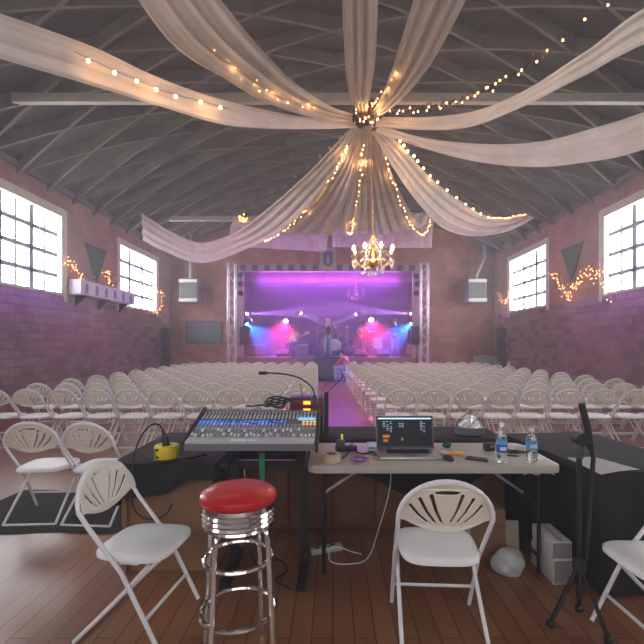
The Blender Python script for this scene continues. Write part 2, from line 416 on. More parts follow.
def par_light(name, label, loc, aim, lens_col, estr, power, beam, deg, r=.09, group=None):
    loc = Vector(loc); d = (Vector(aim) - loc).normalized()
    t = thing(name, label, 'stage light', loc, d.to_track_quat('-Z', 'Y').to_euler(), group)
    MB().lathe([(0, .20), (r * .7, .19), (r, .10), (r * 1.02, -.08), (r * .93, -.08), (r * .9, .0), (0, .01)], 16).build('can', blk, t)
    MB().lathe([(0, -.05), (r * .92, -.05), (r * .92, -.03), (0, -.02)], 16).build('lens', mat('lens_%s' % name + '%.2f%.2f' % lens_col[:2], lens_col, .4, emit=lens_col, estr=estr, sample=False), t)
    MB().tube([(-r - .01, 0, .02), (-r - .02, 0, .2), (0, 0, .27), (r + .02, 0, .2), (r + .01, 0, .02)], .012, 6).build('yoke', blkmetal, t)
    if power: spot('beam', (0, 0, -.1), (0, 0, -2), power, beam, deg, .6, .04, t)
    return t
WH = (.95, .85, 1); BL = (.12, .35, 1); AM = (1, .75, .55)
p1, p2 = at(245, 314, 19.9), at(412, 314, 19.9)
par_light('beam_light', 'white beam light on the stage edge nearer the blackboard', p1, p1 + Vector((4, -.5, .10)), WH, 70, 3300, (.62, .24, 1), 15)
par_light('beam_light', 'white beam light on the stage edge nearer the bent flue', p2, p2 + Vector((-4, -.5, .25)), WH, 70, 3300, (.62, .24, 1), 15)
p1, p2 = at(246, 323, 19.9), at(412, 323, 19.9)
par_light('wash_light', 'blue wash light under the white one, blackboard side', p1, p1 + Vector((1.2, -.7, -1.0)), BL, 30, 2000, (.02, .12, 1), 60)
par_light('wash_light', 'blue wash light under the white one, flue side', p2, p2 + Vector((-1.2, -.7, -1.0)), BL, 30, 2000, (.02, .12, 1), 60)
p1, p2 = at(286, 320, 20.9), at(371, 319, 20.9)
par_light('pole_light', 'pink glowing light on the pole behind the seated guitarist', p1, p1 + Vector((-.1, -1.5, -1.3)), AM, 34, 1100, (1, .02, .22), 75, .12)
par_light('pole_light', 'pink glowing light on the pole behind the bass player', p2, p2 + Vector((.1, -1.5, -1.3)), AM, 34, 1100, (1, .02, .22), 75, .12)
p3, p4 = at(300, 313, 21.4), at(357, 314, 21.4)
par_light('small_spot', 'small white spot up beside the drum kit, guitarist side', p3, p3 + Vector((1.6, -1.0, -.75)), WH, 40, 700, (.6, .5, 1), 15, .07)
par_light('small_spot', 'small white spot up beside the drum kit, bass side', p4, p4 + Vector((-1.6, -1.0, -.75)), WH, 40, 700, (.6, .5, 1), 15, .07)
p5 = at(415, 306, 19.8)
par_light('red_light', 'small red light above the white beam light, flue side', p5, p5 + Vector((-.5, -1, -.3)), (1, .06, .04), 18, 40, (1, .1, .05), 40, .07)
def stand(name, label, base, top, arm=None):
    t = thing(name, label, 'stand', base)
    h = top.z - base.z
    MB().tube([(0, 0, .1), (0, 0, h)], .022).build('pole', steel, t)
    for k in range(3):
        a = 2 * PI * k / 3 + .4
        MB().tube([(0, 0, .35), (.28 * math.cos(a), .28 * math.sin(a), .015)], .012, 6).build('leg', steel, t)
    if arm:
        MB().tube([(0, 0, h), Vector(arm) - Vector(base)], .016, 6).build('cross_arm', steel, t)
    return t
def stage_pt(v, dy=.0): return Vector((v.x, v.y + dy, SZ0))
stand('light_stand', 'silver light stand behind the seated guitarist', stage_pt(p1 + Vector((.35, .3, 0))), p1 + Vector((.35, .3, .45)), p1 + Vector((0, .2, .1)))
stand('light_stand', 'silver light stand behind the bass player', stage_pt(p2 + Vector((-.3, .3, 0))), p2 + Vector((-.3, .3, .45)), p2 + Vector((0, .2, .1)))
stand('light_stand', 'silver light stand by the drum kit, guitarist side', stage_pt(p3 + Vector((-.1, .28, 0))), p3 + Vector((-.1, .28, .2)), p3 + Vector((0, .2, .05)))
stand('light_stand', 'silver light stand by the drum kit, bass side', stage_pt(p4 + Vector((.3, .28, 0))), p4 + Vector((.3, .28, .2)), p4 + Vector((0, .2, .05)))
for x, s, pr in ((p5.x + .12, 'flue', 5), (at(241.5, 314, 19.9).x, 'blackboard', 4)):
    t = thing('lighting_pipe', 'upright pipe carrying the beam and wash lights, %s side' % s, 'pipe', (x, 20.16, SZ0))
    MB().tube([(0, 0, .03), (0, 0, 3.6)], .025).build('tube', steel, t)
    MB().lathe([(0, 0), (.08, 0), (.08, .03), (0, .04)], 16).build('foot_plate', blkmetal, t)
for k, (px, py) in enumerate(((241, 275), (241, 284), (241, 293), (416, 276), (417, 284), (416, 293))):
    p = at(px, py, 18.55)
    par_light('house_lamp', 'unlit black can lamp, %s of three down the %s stage edge' % (('top', 'middle', 'bottom')[k % 3], 'blackboard' if k < 3 else 'flue'), p, p + Vector((0, -1, -.25)), (.02, .02, .03), 0, 0, WH, 20, .12)
# loudspeakers, amplifiers, monitor
def speaker(loc, label, w=.5, h=.85, rot=0):
    t = thing('loudspeaker', label, 'loudspeaker', loc, rot)
    MB().box((0, 0, h / 2), (w, .26, h), bevel=.02).build('cabinet', blk, t)
    MB().box((0, -.14, h / 2), (w - .06, .025, h - .08), bevel=.01).build('grille', mat('grille', (.035, .035, .04), .7), t)
    MB().box((0, 0, h + .02), (.16, .05, .03)).build('handle', blk, t)
for px, s in ((245, 'blackboard'), (416.5, 'flue')):
    x = at(px, 336, 18.7).x
    t = thing('speaker_stand', 'black pole stand holding the loudspeaker at the %s end of the stage' % s, 'stand', (x, 18.7, 0))
    MB().tube([(0, 0, .03), (0, 0, 1.5)], .02).build('pole', blkmetal, t); MB().lathe([(0, 0), (.15, 0), (.15, .02), (.02, .04), (0, .04)], 16).build('round_base', blkmetal, t)
    speaker((x, 18.7, 1.505), 'black loudspeaker on a pole at the %s end of the stage' % s, .42, .78)
def amp(px, Y, label, w=.65, h=.6):
    t = thing('guitar_amplifier', label, 'amplifier', (at(px, 350, Y).x, Y, SZ0))
    MB().box((0, 0, h / 2 + .02), (w, .3, h), bevel=.02).build('cabinet', mat('amp_vinyl', (.07, .06, .07), .6), t)
    MB().box((0, -.155, h * .42), (w - .08, .015, h * .6)).build('grille', mat('amp_cloth', (.32, .26, .24), .8), t)
    MB().box((0, -.155, h * .88), (w - .08, .02, h * .16)).build('control_panel', steel, t)
amp(256, 20.7, 'guitar amplifier in the blue light by the blackboard end', .95, .62)
amp(302, 20.9, 'guitar amplifier behind the seated guitarist', .75, .6)
amp(376, 22.0, 'guitar amplifier in the pink light beside the bass player', .7, .6)
m = MB(); m.prism([(-.35, 0), (.35, 0), (.35, .18), (-.12, .52), (-.35, .45)], 'x', -.65, .65)
w = thing('stage_block', 'black carpeted block in front of the stage at the aisle end', 'block', (at(331, 357, 18.2).x, 18.35, 0))
MB().box((0, 0, .5), (1.40, .9, 1.0), bevel=.03).build('body', mat('black_carpet', (.02, .02, .026), .95), w)
MB().box((0, -.46, .55), (1.2, .02, .7)).build('front_panel', mat('block_panel', (.05, .05, .065), .8), w)
for k, (px, lab) in enumerate(((360, 'wedge monitor on the stage edge before the bass player'), (383, 'wedge monitor on the stage edge before the standing guitarist'), (283, 'wedge monitor on the stage edge before the seated guitarist'))):
    t = thing('wedge_monitor', lab, 'monitor', (at(px, 350, 19.5).x, 19.5, SZ0), PI)
    MB().prism([(-.2, 0), (.2, 0), (.2, .1), (-.1, .34), (-.2, .3)], 'x', -.27, .27).build('cabinet', blk, t)
    MB().box((0, .06, .22), (.46, .01, .3), rot=rx(R(51))).build('grille', mat('grille', (.035, .035, .04), .7), t)
# drum kit
dx, dy = at(335, 345, 21.3).x, 21.3
MB_r = mat('drum_riser', (.06, .05, .06), .8)
tag(MB().box((dx + .05, dy + .2, SZ0 + .12), (2.15, 2.0, .24), bevel=.02).build('drum_riser', MB_r), 'low black riser under the drum kit', 'platform')
dz = SZ0 + .24
kit_shell = mat('drum_shell', (.30, .28, .34), .25, metal=.4); dhead = mat('drum_head', (.75, .74, .78), .5); cym = mat('cymbal', (.80, .65, .35), .25, metal=1)
def drum(name, label, loc, r, h, rot):
    t = thing(name, label, 'drum', loc, rot)
    MB().lathe([(r, -h / 2), (r, h / 2)], 24).build('shell', kit_shell, t)
    for s in (-1, 1):
        MB().lathe([(0, s * h / 2), (r * .99, s * h / 2)], 24).build('drum_head', dhead, t)
        MB().lathe([(r * 1.03, s * h / 2 - .012), (r * 1.03, s * h / 2 + .012), (r * .97, s * h / 2 + .012)], 24).build('hoop', chrome, t)
    return t
drum('bass_drum', 'bass drum standing on edge at the front of the kit', (dx, dy - .2, dz + .29), .28, .42, (R(90), 0, 0))
drum('rack_tom', 'smaller tom drum above the bass drum', (dx - .22, dy - .15, dz + .76), .15, .2, (R(-18), 0, 0))
drum('rack_tom', 'larger tom drum above the bass drum', (dx + .2, dy - .15, dz + .76), .17, .22, (R(-18), 0, 0))
ft = drum('floor_tom', 'deep floor tom beside the bass drum', (dx - .6, dy + .15, dz + .42), .2, .4, (0, 0, 0))
sn = drum('snare_drum', 'shallow snare drum on its stand in the kit', (dx + .55, dy + .15, dz + .58), .18, .14, (R(-5), 0, 0))
for o, h, r in ((ft, .41, .2), (sn, .57, .14)):
    for k in range(3):
        a = 2 * PI * k / 3
        MB().tube([(r * math.cos(a), r * math.sin(a), -.05), (r * 1.15 * math.cos(a), r * 1.15 * math.sin(a), -h)], .01, 6).build('leg', chrome, o)
for k, (x, y, z, r, tl, lab) in enumerate(((-.85, -.05, 1.1, .23, -12, 'crash cymbal over the floor tom'), (.62, -.2, 1.2, .24, -12, 'ride cymbal high over the snare drum'), (.9, .1, .85, .18, 0, 'hi-hat cymbals at the outer end of the kit'), (-.45, -.3, 1.3, .2, 10, 'small splash cymbal high over the toms'))):
    t = thing('cymbal', lab, 'cymbal', (dx + x, dy + y, dz))
    MB().lathe([(0, .03), (.04, .025), (.05, .008), (r, -.02), (r, -.024), (0, .0)], 24, Matrix.Translation((0, 0, z)) @ Matrix.Rotation(R(tl), 4, 'X')).build('plate', cym, t)
    MB().tube([(0, 0, .2), (0, 0, z + .05)], .011, 6).build('stand_pole', chrome, t)
    for q in range(3):
        a = 2 * PI * q / 3
        MB().tube([(0, 0, .3), (.2 * math.cos(a), .2 * math.sin(a), .01)], .009, 6).build('leg', chrome, t)

# ------------------------------------------------------------------ people
def skin_mesh(name, joints, bones, m, sub=2, root=0):
    names = list(joints); me = bpy.data.meshes.new(name)
    me.from_pydata([joints[n][0] for n in names], [(names.index(a), names.index(b)) for a, b in bones], [])
    o = bpy.data.objects.new(name, me); COL.objects.link(o)
    o.modifiers.new('skin', 'SKIN'); o.modifiers.new('sub', 'SUBSURF').levels = sub
    for k, n in enumerate(names):
        r = joints[n][1]; me.skin_vertices[0].data[k].radius = (r, r) if not isinstance(r, tuple) else r
        me.skin_vertices[0].data[k].use_root = (k == root)
    bpy.context.view_layer.update()
    ev = o.evaluated_get(bpy.context.evaluated_depsgraph_get())
    out = bpy.data.meshes.new_from_object(ev); bpy.data.objects.remove(o); bpy.data.meshes.remove(me)
    out.name = name; out.materials.clear(); out.materials.append(m)
    for p in out.polygons: p.use_smooth = True
    return out
def person(label, loc, rot, J, shirt, trousers, hairm, long_hair=False, sleeve='elbow'):
    """J: joint positions for a figure facing +Y with the ground at z = 0."""
    t = thing('person', label, 'person', loc, rot)
    V = {k: Vector(v) for k, v in J.items()}
    rad = dict(pelvis=.135, belly=.125, chest=.145, neck=.055, chin=.07, head=.092, crown=.075)
    jn = {k: (V[k], rad[k]) for k in ('pelvis', 'belly', 'chest', 'neck', 'chin', 'head', 'crown')}
    bones = [('pelvis', 'belly'), ('belly', 'chest'), ('chest', 'neck'), ('neck', 'chin'), ('chin', 'head'), ('head', 'crown')]
    for s in ('l', 'r'):
        jn.update({s + 'sh': (V[s + 'sh'], .062), s + 'el': (V[s + 'el'], .043), s + 'wr': (V[s + 'wr'], .028),
                   s + 'hip': (V[s + 'hip'], .09), s + 'kn': (V[s + 'kn'], .058), s + 'an': (V[s + 'an'], .04), s + 'toe': (V[s + 'toe'], .036)})
        bones += [('chest', s + 'sh'), (s + 'sh', s + 'el'), (s + 'el', s + 'wr'), ('pelvis', s + 'hip'), (s + 'hip', s + 'kn'), (s + 'kn', s + 'an'), (s + 'an', s + 'toe')]
        d = (V[s + 'wr'] - V[s + 'el']).normalized(); side = d.cross(Vector((0, 0, 1)))
        side = side.normalized() if side.length > .05 else Vector((1, 0, 0))
        palm = V[s + 'wr'] + d * .07; jn[s + 'palm'] = (palm, .034); bones.append((s + 'wr', s + 'palm'))
        curl = d.cross(side).normalized(); curl = curl if curl.z < 0 else -curl
        for f, (off, ln) in enumerate(((-.03, .07), (-.01, .08), (.01, .075), (.03, .06))):
            a = palm + side * off + d * .03; b = a + d * ln * .5 + curl * .01; c = b + d * ln * .35 + curl * .03
            jn[s + 'f%da' % f] = (a, .011); jn[s + 'f%db' % f] = (b, .009); jn[s + 'f%dc' % f] = (c, .008)
            bones += [(s + 'palm', s + 'f%da' % f), (s + 'f%da' % f, s + 'f%db' % f), (s + 'f%db' % f, s + 'f%dc' % f)]
        a = V[s + 'wr'] + d * .035 + side * (-.035 if s == 'l' else .035); b = a + d * .045 + side * (-.015 if s == 'l' else .015)
        jn[s + 'ta'] = (a, .013); jn[s + 'tb'] = (b, .01); bones += [(s + 'palm', s + 'ta'), (s + 'ta', s + 'tb')]
    link('body', skin_mesh('body', jn, bones, skin_m, 2), t)
    fwd = (V['chin'] - V['neck']); f = Vector((fwd.x, fwd.y, 0)); f = f.normalized() if f.length > .01 else Vector((0, 1, 0))
    f = Vector((0, 1, 0)) if 'face' not in J else V['face'].normalized()
    sd = f.cross(Vector((0, 0, 1)))
    hc = V['head']
    m = MB(); m.ball(hc + f * .10 - Vector((0, 0, .02)), .018, (.8, 1, 1.5), 1).build('nose', skin_m, t)
    for s in (-1, 1):
        MB().ball(hc + f * .088 + sd * s * .034 + Vector((0, 0, .018)), .011, sub=1).build('eye', eye_m, t)
        MB().ball(hc + sd * s * .095, .028, (.5, .8, 1.2), 1).build('ear', skin_m, t)
    MB().box(hc + f * .09 - Vector((0, 0, .062)), (.045, .012, .01)).build('mouth', mat('lips', (.4, .15, .13), .5), t)
    m = MB(); m.ball(hc - f * .018 + Vector((0, 0, .045)), .112, (1, 1, .95), 2)
    if long_hair: m.ball(hc - f * .055 - Vector((0, 0, .10)), .11, (1.0, .6, 1.75), 2)
    m.build('hair', hairm, t)
    tj = {'pelvis': (V['pelvis'] + Vector((0, 0, .0)), .15), 'belly': (V['belly'], .145), 'chest': (V['chest'], .165), 'collar': (V['neck'] - (V['neck'] - V['chest']) * .25, .07)}
    tb = [('pelvis', 'belly'), ('belly', 'chest'), ('chest', 'collar')]
    for s in ('l', 'r'):
        tj[s + 'sh'] = (V[s + 'sh'], .078); tj[s + 'el'] = (V[s + 'el'], .058)
        tb += [('chest', s + 'sh'), (s + 'sh', s + 'el')]
        if sleeve == 'wrist':
            tj[s + 'cf'] = (V[s + 'el'].lerp(V[s + 'wr'], .85), .042); tb.append((s + 'el', s + 'cf'))
    link('shirt', skin_mesh('shirt', tj, tb, shirt, 2), t)
    tj = {'pelvis': (V['pelvis'], .15)}; tb = []
    for s in ('l', 'r'):
        tj[s + 'hip'] = (V[s + 'hip'], .105); tj[s + 'kn'] = (V[s + 'kn'], .075); tj[s + 'an'] = (V[s + 'an'] + (V[s + 'kn'] - V[s + 'an']) * .08, .062)
        tb += [('pelvis', s + 'hip'), (s + 'hip', s + 'kn'), (s + 'kn', s + 'an')]
        MB().tube([V[s + 'an'] + Vector((0, 0, -.03)) - (V[s + 'toe'] - V[s + 'an']) * .25, V[s + 'an'].lerp(V[s + 'toe'], .5) - Vector((0, 0, .01)), V[s + 'toe'] + (V[s + 'toe'] - V[s + 'an']) * .2], [.045, .05, .035], 10).build('shoe', blk, t)
    link('trousers', skin_mesh('trousers', tj, tb, trousers, 2), t)
    return t
def standing(h=1.0, **k):
    J = dict(pelvis=(0, 0, .95), belly=(0, .01, 1.10), chest=(0, 0, 1.30), neck=(0, .0, 1.47), chin=(0, .025, 1.56), head=(0, .02, 1.65), crown=(0, .01, 1.72),
             lsh=(-.19, 0, 1.40), rsh=(.19, 0, 1.40), lel=(-.26, .02, 1.13), rel=(.26, .02, 1.13), lwr=(-.24, .12, .92), rwr=(.24, .12, .92),
             lhip=(-.10, 0, .88), rhip=(.10, 0, .88), lkn=(-.12, .02, .48), rkn=(.12, .02, .48), lan=(-.13, -.02, .09), ran=(.13, -.02, .09), ltoe=(-.15, .13, .04), rtoe=(.15, .13, .04))
    J.update(k); return {a: Vector(b) * h for a, b in J.items()}
def seated(zs=.45, **k):
    J = dict(pelvis=(0, 0, zs + .10), belly=(0, .03, zs + .26), chest=(0, .05, zs + .45), neck=(0, .06, zs + .62), chin=(0, .09, zs + .70), head=(0, .08, zs + .79), crown=(0, .07, zs + .86),
             lsh=(-.19, .05, zs + .54), rsh=(.19, .05, zs + .54), lel=(-.25, .16, zs + .28), rel=(.25, .16, zs + .28), lwr=(-.14, .36, zs + .20), rwr=(.14, .36, zs + .20),
             lhip=(-.10, .05, zs + .09), rhip=(.10, .05, zs + .09), lkn=(-.13, .44, zs + .08), rkn=(.13, .44, zs + .08), lan=(-.13, .40, .09), ran=(.13, .40, .09), ltoe=(-.14, .54, .04), rtoe=(.14, .54, .04))
    J.update(k); return {a: Vector(b) for a, b in J.items()}
GTR = dict(lel=(-.30, .06, 1.14), lwr=(-.42, .24, 1.20), rel=(.30, -.02, 1.12), rwr=(.10, .22, 1.02))
sx = at(328, 350, 19.9).x
person('singer with long fair hair in dark top and pale jeans at the microphone', (sx, 19.75, SZ0), PI,
       standing(.98, lel=(-.30, .08, 1.15), lwr=(-.12, .28, 1.40), rel=(.30, .08, 1.15), rwr=(.10, .28, 1.36)), darkcl, denim, hair_b, True)
gx = at(395, 350, 20.4).x
person('standing guitarist in dark shirt and pale jeans under the blue light', (gx, 20.4, SZ0), PI + .35, standing(1.0, **GTR), darkcl, denim, hair_d)
bx_ = at(363, 350, 20.6).x
person('bass player in the pink light beside the drum kit', (bx_, 20.6, SZ0), PI + .2, standing(.95, **GTR), mat('pale_shirt', (.5, .45, .5), .8), mat('black_jeans', (.05, .045, .06), .8), hair_d)
lx = at(293, 350, 20.3).x
person('guitarist sitting on a stool in the pink light', (lx, 20.3, SZ0), PI - .3, seated(.55, lel=(-.30, .1, .82), lwr=(-.46, .26, .90), rel=(.3, .08, .85), rwr=(.08, .28, .80)), mat('pale_shirt', (.5, .45, .5), .8), darkcl, hair_d)
person('drummer sitting behind the drum kit', (dx + .05, dy + .62, dz + .012), PI, seated(.50, lel=(-.32, .12, .86), lwr=(-.30, .36, .85), rel=(.32, .12, .86), rwr=(.30, .36, .9)), darkcl, darkcl, hair_d)
for x, y, z, h, lab in ((lx, 20.3, SZ0, .485, 'round stool under the seated guitarist'), (dx + .05, dy + .62, dz, .435, 'drum stool behind the kit')):
    t = thing('stool', lab, 'stool', (x, y, z))
    MB().lathe([(0, h - .06), (.16, h - .06), (.17, h - .02), (.15, h), (0, h)], 20).build('seat', blk, t)
    for k in range(3):
        a = 2 * PI * k / 3; MB().tube([(0, 0, h - .07), (.2 * math.cos(a), .2 * math.sin(a), .012)], .013, 6).build('leg', chrome, t)
def guitar(label, loc, rot, col):
    t = thing('electric_guitar', label, 'guitar', loc, rot)
    out = [(-.19, .03), (-.17, .13), (-.07, .165), (.03, .10), (.10, .14), (.17, .11), (.12, .03), (.17, -.10), (.10, -.13), (.03, -.10), (-.07, -.17), (-.17, -.13)]
    c = cr([Vector((a, b, 0)) for a, b in out] + [Vector((*out[0], 0))], 48)[:-1]
    MB().prism([(p.x, p.y) for p in c], 'y', -.02, .022).build('body', mat('guitar_' + col, {'white': (.8, .78, .75), 'red': (.5, .03, .03), 'black': (.02, .02, .02)}[col], .2, coat=.5), t)
    MB().box((.40, 0, 0), (.52, .022, .05), bevel=.006).build('neck', mat('maple', (.55, .36, .18), .4), t)
    MB().prism([(.65, -.03), (.82, -.045), (.84, .02), (.66, .035)], 'y', -.008, .008).build('headstock', mat('maple', (.55, .36, .18), .4), t)
    MB().box((-.06, -.024, 0), (.16, .008, .10), bevel=.004).build('pickguard', mat('pickguard', (.7, .7, .68), .4), t)
guitar('white electric guitar on the lap of the seated guitarist', (lx + .02, 19.97, SZ0 + .80), (0, R(-22), R(-12)), 'white')
guitar('dark electric guitar held by the standing guitarist', (gx - .02, 20.11, SZ0 + 1.03), (0, R(-16), R(15)), 'black')
guitar('red bass guitar held by the bass player', (bx_ - .02, 20.30, SZ0 + .98), (0, R(-18), R(8)), 'red')
def mic_stand(label, x, y, z, h, mic=True, m=blkmetal):
    t = thing('microphone_stand', label, 'microphone stand', (x, y, z))
    MB().lathe([(0, 0), (.15, 0), (.15, .02), (.02, .035), (0, .035)], 20).build('round_base', m, t)
    MB().tube([(0, 0, .02), (0, 0, h)], .012).build('pole', m, t)
    MB().lathe([(0, -.03), (.015, -.02), (.015, .08), (.028, .11), (.028, .15), (0, .165)], 12, Matrix.Translation((0, 0, h)) @ Matrix.Rotation(R(-65), 4, 'X')).build('microphone', dkgrey, t)
mic_stand('microphone on a straight stand before the singer', sx, 19.42, SZ0, 1.36)
mic_stand('microphone stand before the standing guitarist', gx - .1, 19.8, SZ0, 1.5)
mic_stand('microphone stand before the bass player', bx_ + .02, 19.9, SZ0, 1.48)
mic_stand('short microphone stand before the seated guitarist', lx - .62, 19.98, SZ0, 1.15)
mic_stand('microphone stand in the blue light near the blackboard end', at(268, 340, 19.9).x, 19.9, SZ0, 1.1)
mu = thing('music_stand', 'pale music stand in the pink light beside the bass player', 'music stand', (at(378, 350, 20).x, 20.05, SZ0))
MB().box((0, -.02, .62), (.42, .015, .52), rot=rx(R(-14))).build('desk', mat('desk_pale', (.6, .55, .6), .5), mu); MB().tube([(0, .03, .03), (0, .03, .6)], .012).build('pole', blkmetal, mu)
MB().lathe([(0, 0), (.16, 0), (.16, .02), (0, .03)], 16).build('round_base', blkmetal, mu)
g2 = thing('guitar_on_stand', 'pale guitar parked upright in a stand at the flue end of the stage', 'guitar', (at(409, 350, 20).x, 20.0, SZ0))
c = cr([Vector((a, b, 0)) for a, b in [(-.17, .15), (-.14, .3), (-.10, .38), (-.13, .52), (0, .58), (.13, .52), (.10, .38), (.14, .3), (.17, .15), (0, .06), (-.17, .15)]], 40)[:-1]
MB().prism([(p.x, p.y) for p in c], 'y', -.05, .05).build('body', mat('pale_guitar', (.6, .42, .3), .3), g2); MB().box((0, 0, .85), (.05, .025, .56)).build('neck', wood_d, g2); MB().box((0, 0, 1.18), (.08, .02, .14)).build('headstock', wood_d, g2)
MB().tube([(-.2, -.12, .01), (0, .02, .16), (.2, -.12, .01)], .012, 6).tube([(0, .02, .16), (0, .2, .01)], .012, 6).build('floor_stand', blkmetal, g2)
# ------------------------------------------------------------------ things on the end wall
t = thing('wall_banner', 'tan shield banner with a blue crest above the stage opening', 'banner', (at(328, 259, YB).x, YB - .04, 5.28))
pt = [(-.35, .5), (.35, .5), (.35, -.25), (.26, -.45), (0, -.6), (-.26, -.45), (-.35, -.25)]
MB().prism(pt, 'y', -.02, .02).build('banner_cloth', mat('tan_cloth', (.40, .30, .18), .8), t)
MB().prism([(x * .62, y * .62 + .0) for x, y in pt], 'y', -.035, -.02).build('blue_crest', mat('blue_cloth', (.05, .07, .28), .8), t)
MB().prism([(-.06, .02), (0, .22), (.06, .02), (.13, -.02), (.05, -.08), (.07, -.26), (0, -.16), (-.07, -.26), (-.05, -.08), (-.13, -.02)], 'y', -.045, -.035).build('emblem', mat('tan_cloth', (.40, .30, .18), .8), t)
MB().tube([(-.42, 0, .52), (.42, 0, .52)], .02).build('rod', wood_d, t)
t = thing('blackboard', 'grey framed blackboard on the end wall beside the stage tower', 'blackboard', (-5.66, YB - .035, 2.05))
MB().box((0, 0, 0), (1.52, .03, .92)).build('board', mat('slate', (.10, .125, .15), .5, noise_amt=.15), t)
m = MB()
for s in (-1, 1): m.box((s * .77, -.01, 0), (.05, .06, 1.0)).box((0, -.01, s * .475), (1.5, .06, .05))
m.build('frame', mat('board_frame', (.10, .08, .08), .5), t)
MB().box((0, -.05, -.50), (1.3, .08, .02)).build('chalk_tray', mat('board_frame', (.10, .08, .08), .5), t)
def heater(px, label, flue, bent):
    x = at(px, 290, 18.2).x
    t = thing('unit_heater', label, 'heater', (x, 18.2, 3.78))
    MB().box((0, 0, 0), (.78, .5, 1.02), bevel=.02).build('casing', mat('heater_casing', (.16, .13, .13), .5), t)
    for s in (-1, 1): MB().box((0, -.27, s * .40), (.76, .05, .13), bevel=.01).build('pale_strip', mat('heater_strip', (.52, .50, .47), .5), t)
    m = MB()
    for k in range(8): m.box((-.31 + .62 * k / 7, -.265, 0), (.016, .03, .66))
    for k in range(7): m.box((0, -.26, -.3 + .1 * k), (.66, .02, .014))
    m.build('louvre_grille', mat('louvre', (.22, .23, .20), .5), t)
    MB().box((0, -.252, 0), (.66, .008, .66)).build('dark_opening', dkgrey, t)
    MB().tube(flue, .085, 12).build('flue_pipe', mat('galvanised', (.36, .34, .35), .35, metal=.8), t)
    for s in (-.3, .3): MB().tube([(s, .1, .5), (s, .1, vault(x + s) - 3.78 - .1)], .008, 6).build('hanger_rod', blkmetal, t)
heater(190, 'pale grilled unit heater hung above the blackboard', [(0, .05, .5), (0, .05, 2.4)], False)
heater(475.5, 'pale grilled unit heater with bent flue on the flue side of the stage', [(.02, .05, .5), (.06, .05, .72), (.34, .05, 1.35), (.38, .05, 1.5), (.38, .05, 2.25)], True)
t = thing('side_table', 'low grey table against the end wall under the bent-flue heater', 'table', (at(480, 358, YB).x, YB - .45, 0))
MB().box((0, 0, .74), (1.3, .6, .04), bevel=.008).build('table_top', grey, t)
for sx_ in (-1, 1):
    for sy in (-1, 1): MB().box((sx_ * .6, sy * .26, .36), (.04, .04, .72)).build('leg', blkmetal, t)
tag(MB().box((0, 0, .14), (.9, .4, .28), bevel=.02).box((0, 0, .285), (.92, .42, .02)).build('storage_box', grey, None, (at(480, 358, YB).x + .05, YB - .45, .76)), 'grey lidded box standing on the low table by the end wall', 'box')
# battlement box and pennants on the side walls
t = thing('castle_planter', 'long lilac box with dark castle slots, on brackets between the side windows', 'wall box', (-AX, 13.03, 3.06))
MB().box((.20, 0, 0), (.34, 3.1, .40), bevel=.008).build('body', mat('lilac_board', (.60, .53, .66), .7), t)
sl = None
for k in range(6):
    p = (.375, -1.28 + k * .51, -.01)
    if sl is None: sl = MB().prism([(-.07, -.14), (.07, -.14), (.07, .06), (.035, .13), (-.035, .13), (-.07, .06)], 'x', -.004, .006).build('slot', mat('slot_grey', (.22, .18, .26), .8), t, p)
    else: c = sl.copy(); COL.objects.link(c); c.parent = t; c.location = p
for y in (-1.2, 0, 1.2): MB().prism([(-.2, -.2), (-.2, -.5), (.12, -.2)], 'y', y - .02, y + .02).build('bracket', blkmetal, t, (.21, 0, 0))
tag(MB().tube([(-AX + .30, 14.4, 2.855), (-AX + .30, 14.4, 1.75)], .006, 6).ball((-AX + .30, 14.4, 1.73), .03, sub=1).build('pull_cord', wire_w), 'thin white cord hanging from the far end of the lilac box', 'cord')
pen = mat('pennant_green', (.055, .085, .05), .8, noise_amt=.15)
for sgn, y, s in ((-1, 12.85, 'above the lilac box'), (1, 12.75, 'between fairy light bunches')):
    t = thing('pennant', 'dark green triangular pennant on the side wall ' + s, 'pennant', (sgn * (AX - .03), y, 4.42))
    MB().prism([(-.58, 0), (.58, 0), (0, -1.05)], 'x', -.012, .012).build('pennant_cloth', pen, t)
    MB().tube([(0, -.62, .01), (0, .62, .01)], .018).build('rod', wood_d, t)

# ------------------------------------------------------------------ drapes
def drape(name, label, A, B, pl, amp, nu=70, nv=48, bulge=0, m=sheer, group=None, ph=0):
    pl *= .8; a = cr(A, nu); b = cr(B, nu); mb = MB(); sd = random.random() * 9
    def f(u, v):
        i = min(int(round(u * nu)), nu); p, q = a[i], b[i]; ac = q - p
        tg = (a[min(i + 1, nu)] - a[max(i - 1, 0)] + b[min(i + 1, nu)] - b[max(i - 1, 0)])
        n = ac.cross(tg); n = n.normalized() if n.length > 1e-6 else Vector((0, 1, 0))
        w = ac.length
        k = .5 * amp * min(1, .35 + w)
        fold = math.sin(2 * PI * pl * v + sd + ph) + .3 * math.sin(2 * PI * pl * 2.3 * v + sd * 2 + u * 2) + .35 * noise.noise(Vector((v * 7, u * 5, sd)))
        return p + ac * (v + .012 * math.sin(2 * PI * pl * v + 1.2)) + n * k * fold * (1 if 0 < v < 1 else .6) - Vector((0, 0, bulge * 4 * v * (1 - v) * math.sin(PI * u)))
    mb.grid(f, nu, nv)
    o = mb.build(name, m, angle=80); tag(o, label, 'drape', group); return o
def rm(Y): return 7.55 + (Y - 10.4) * 7.95 / 5.1 if Y > 10.4 else 7.55 - (10.4 - Y) * .60
D = lambda *p: [at(q[0], q[1], rm(q[2])) for q in p]
HUB = at(368, 122, rm(10.4))
GR = 'sheer ceiling drapes'
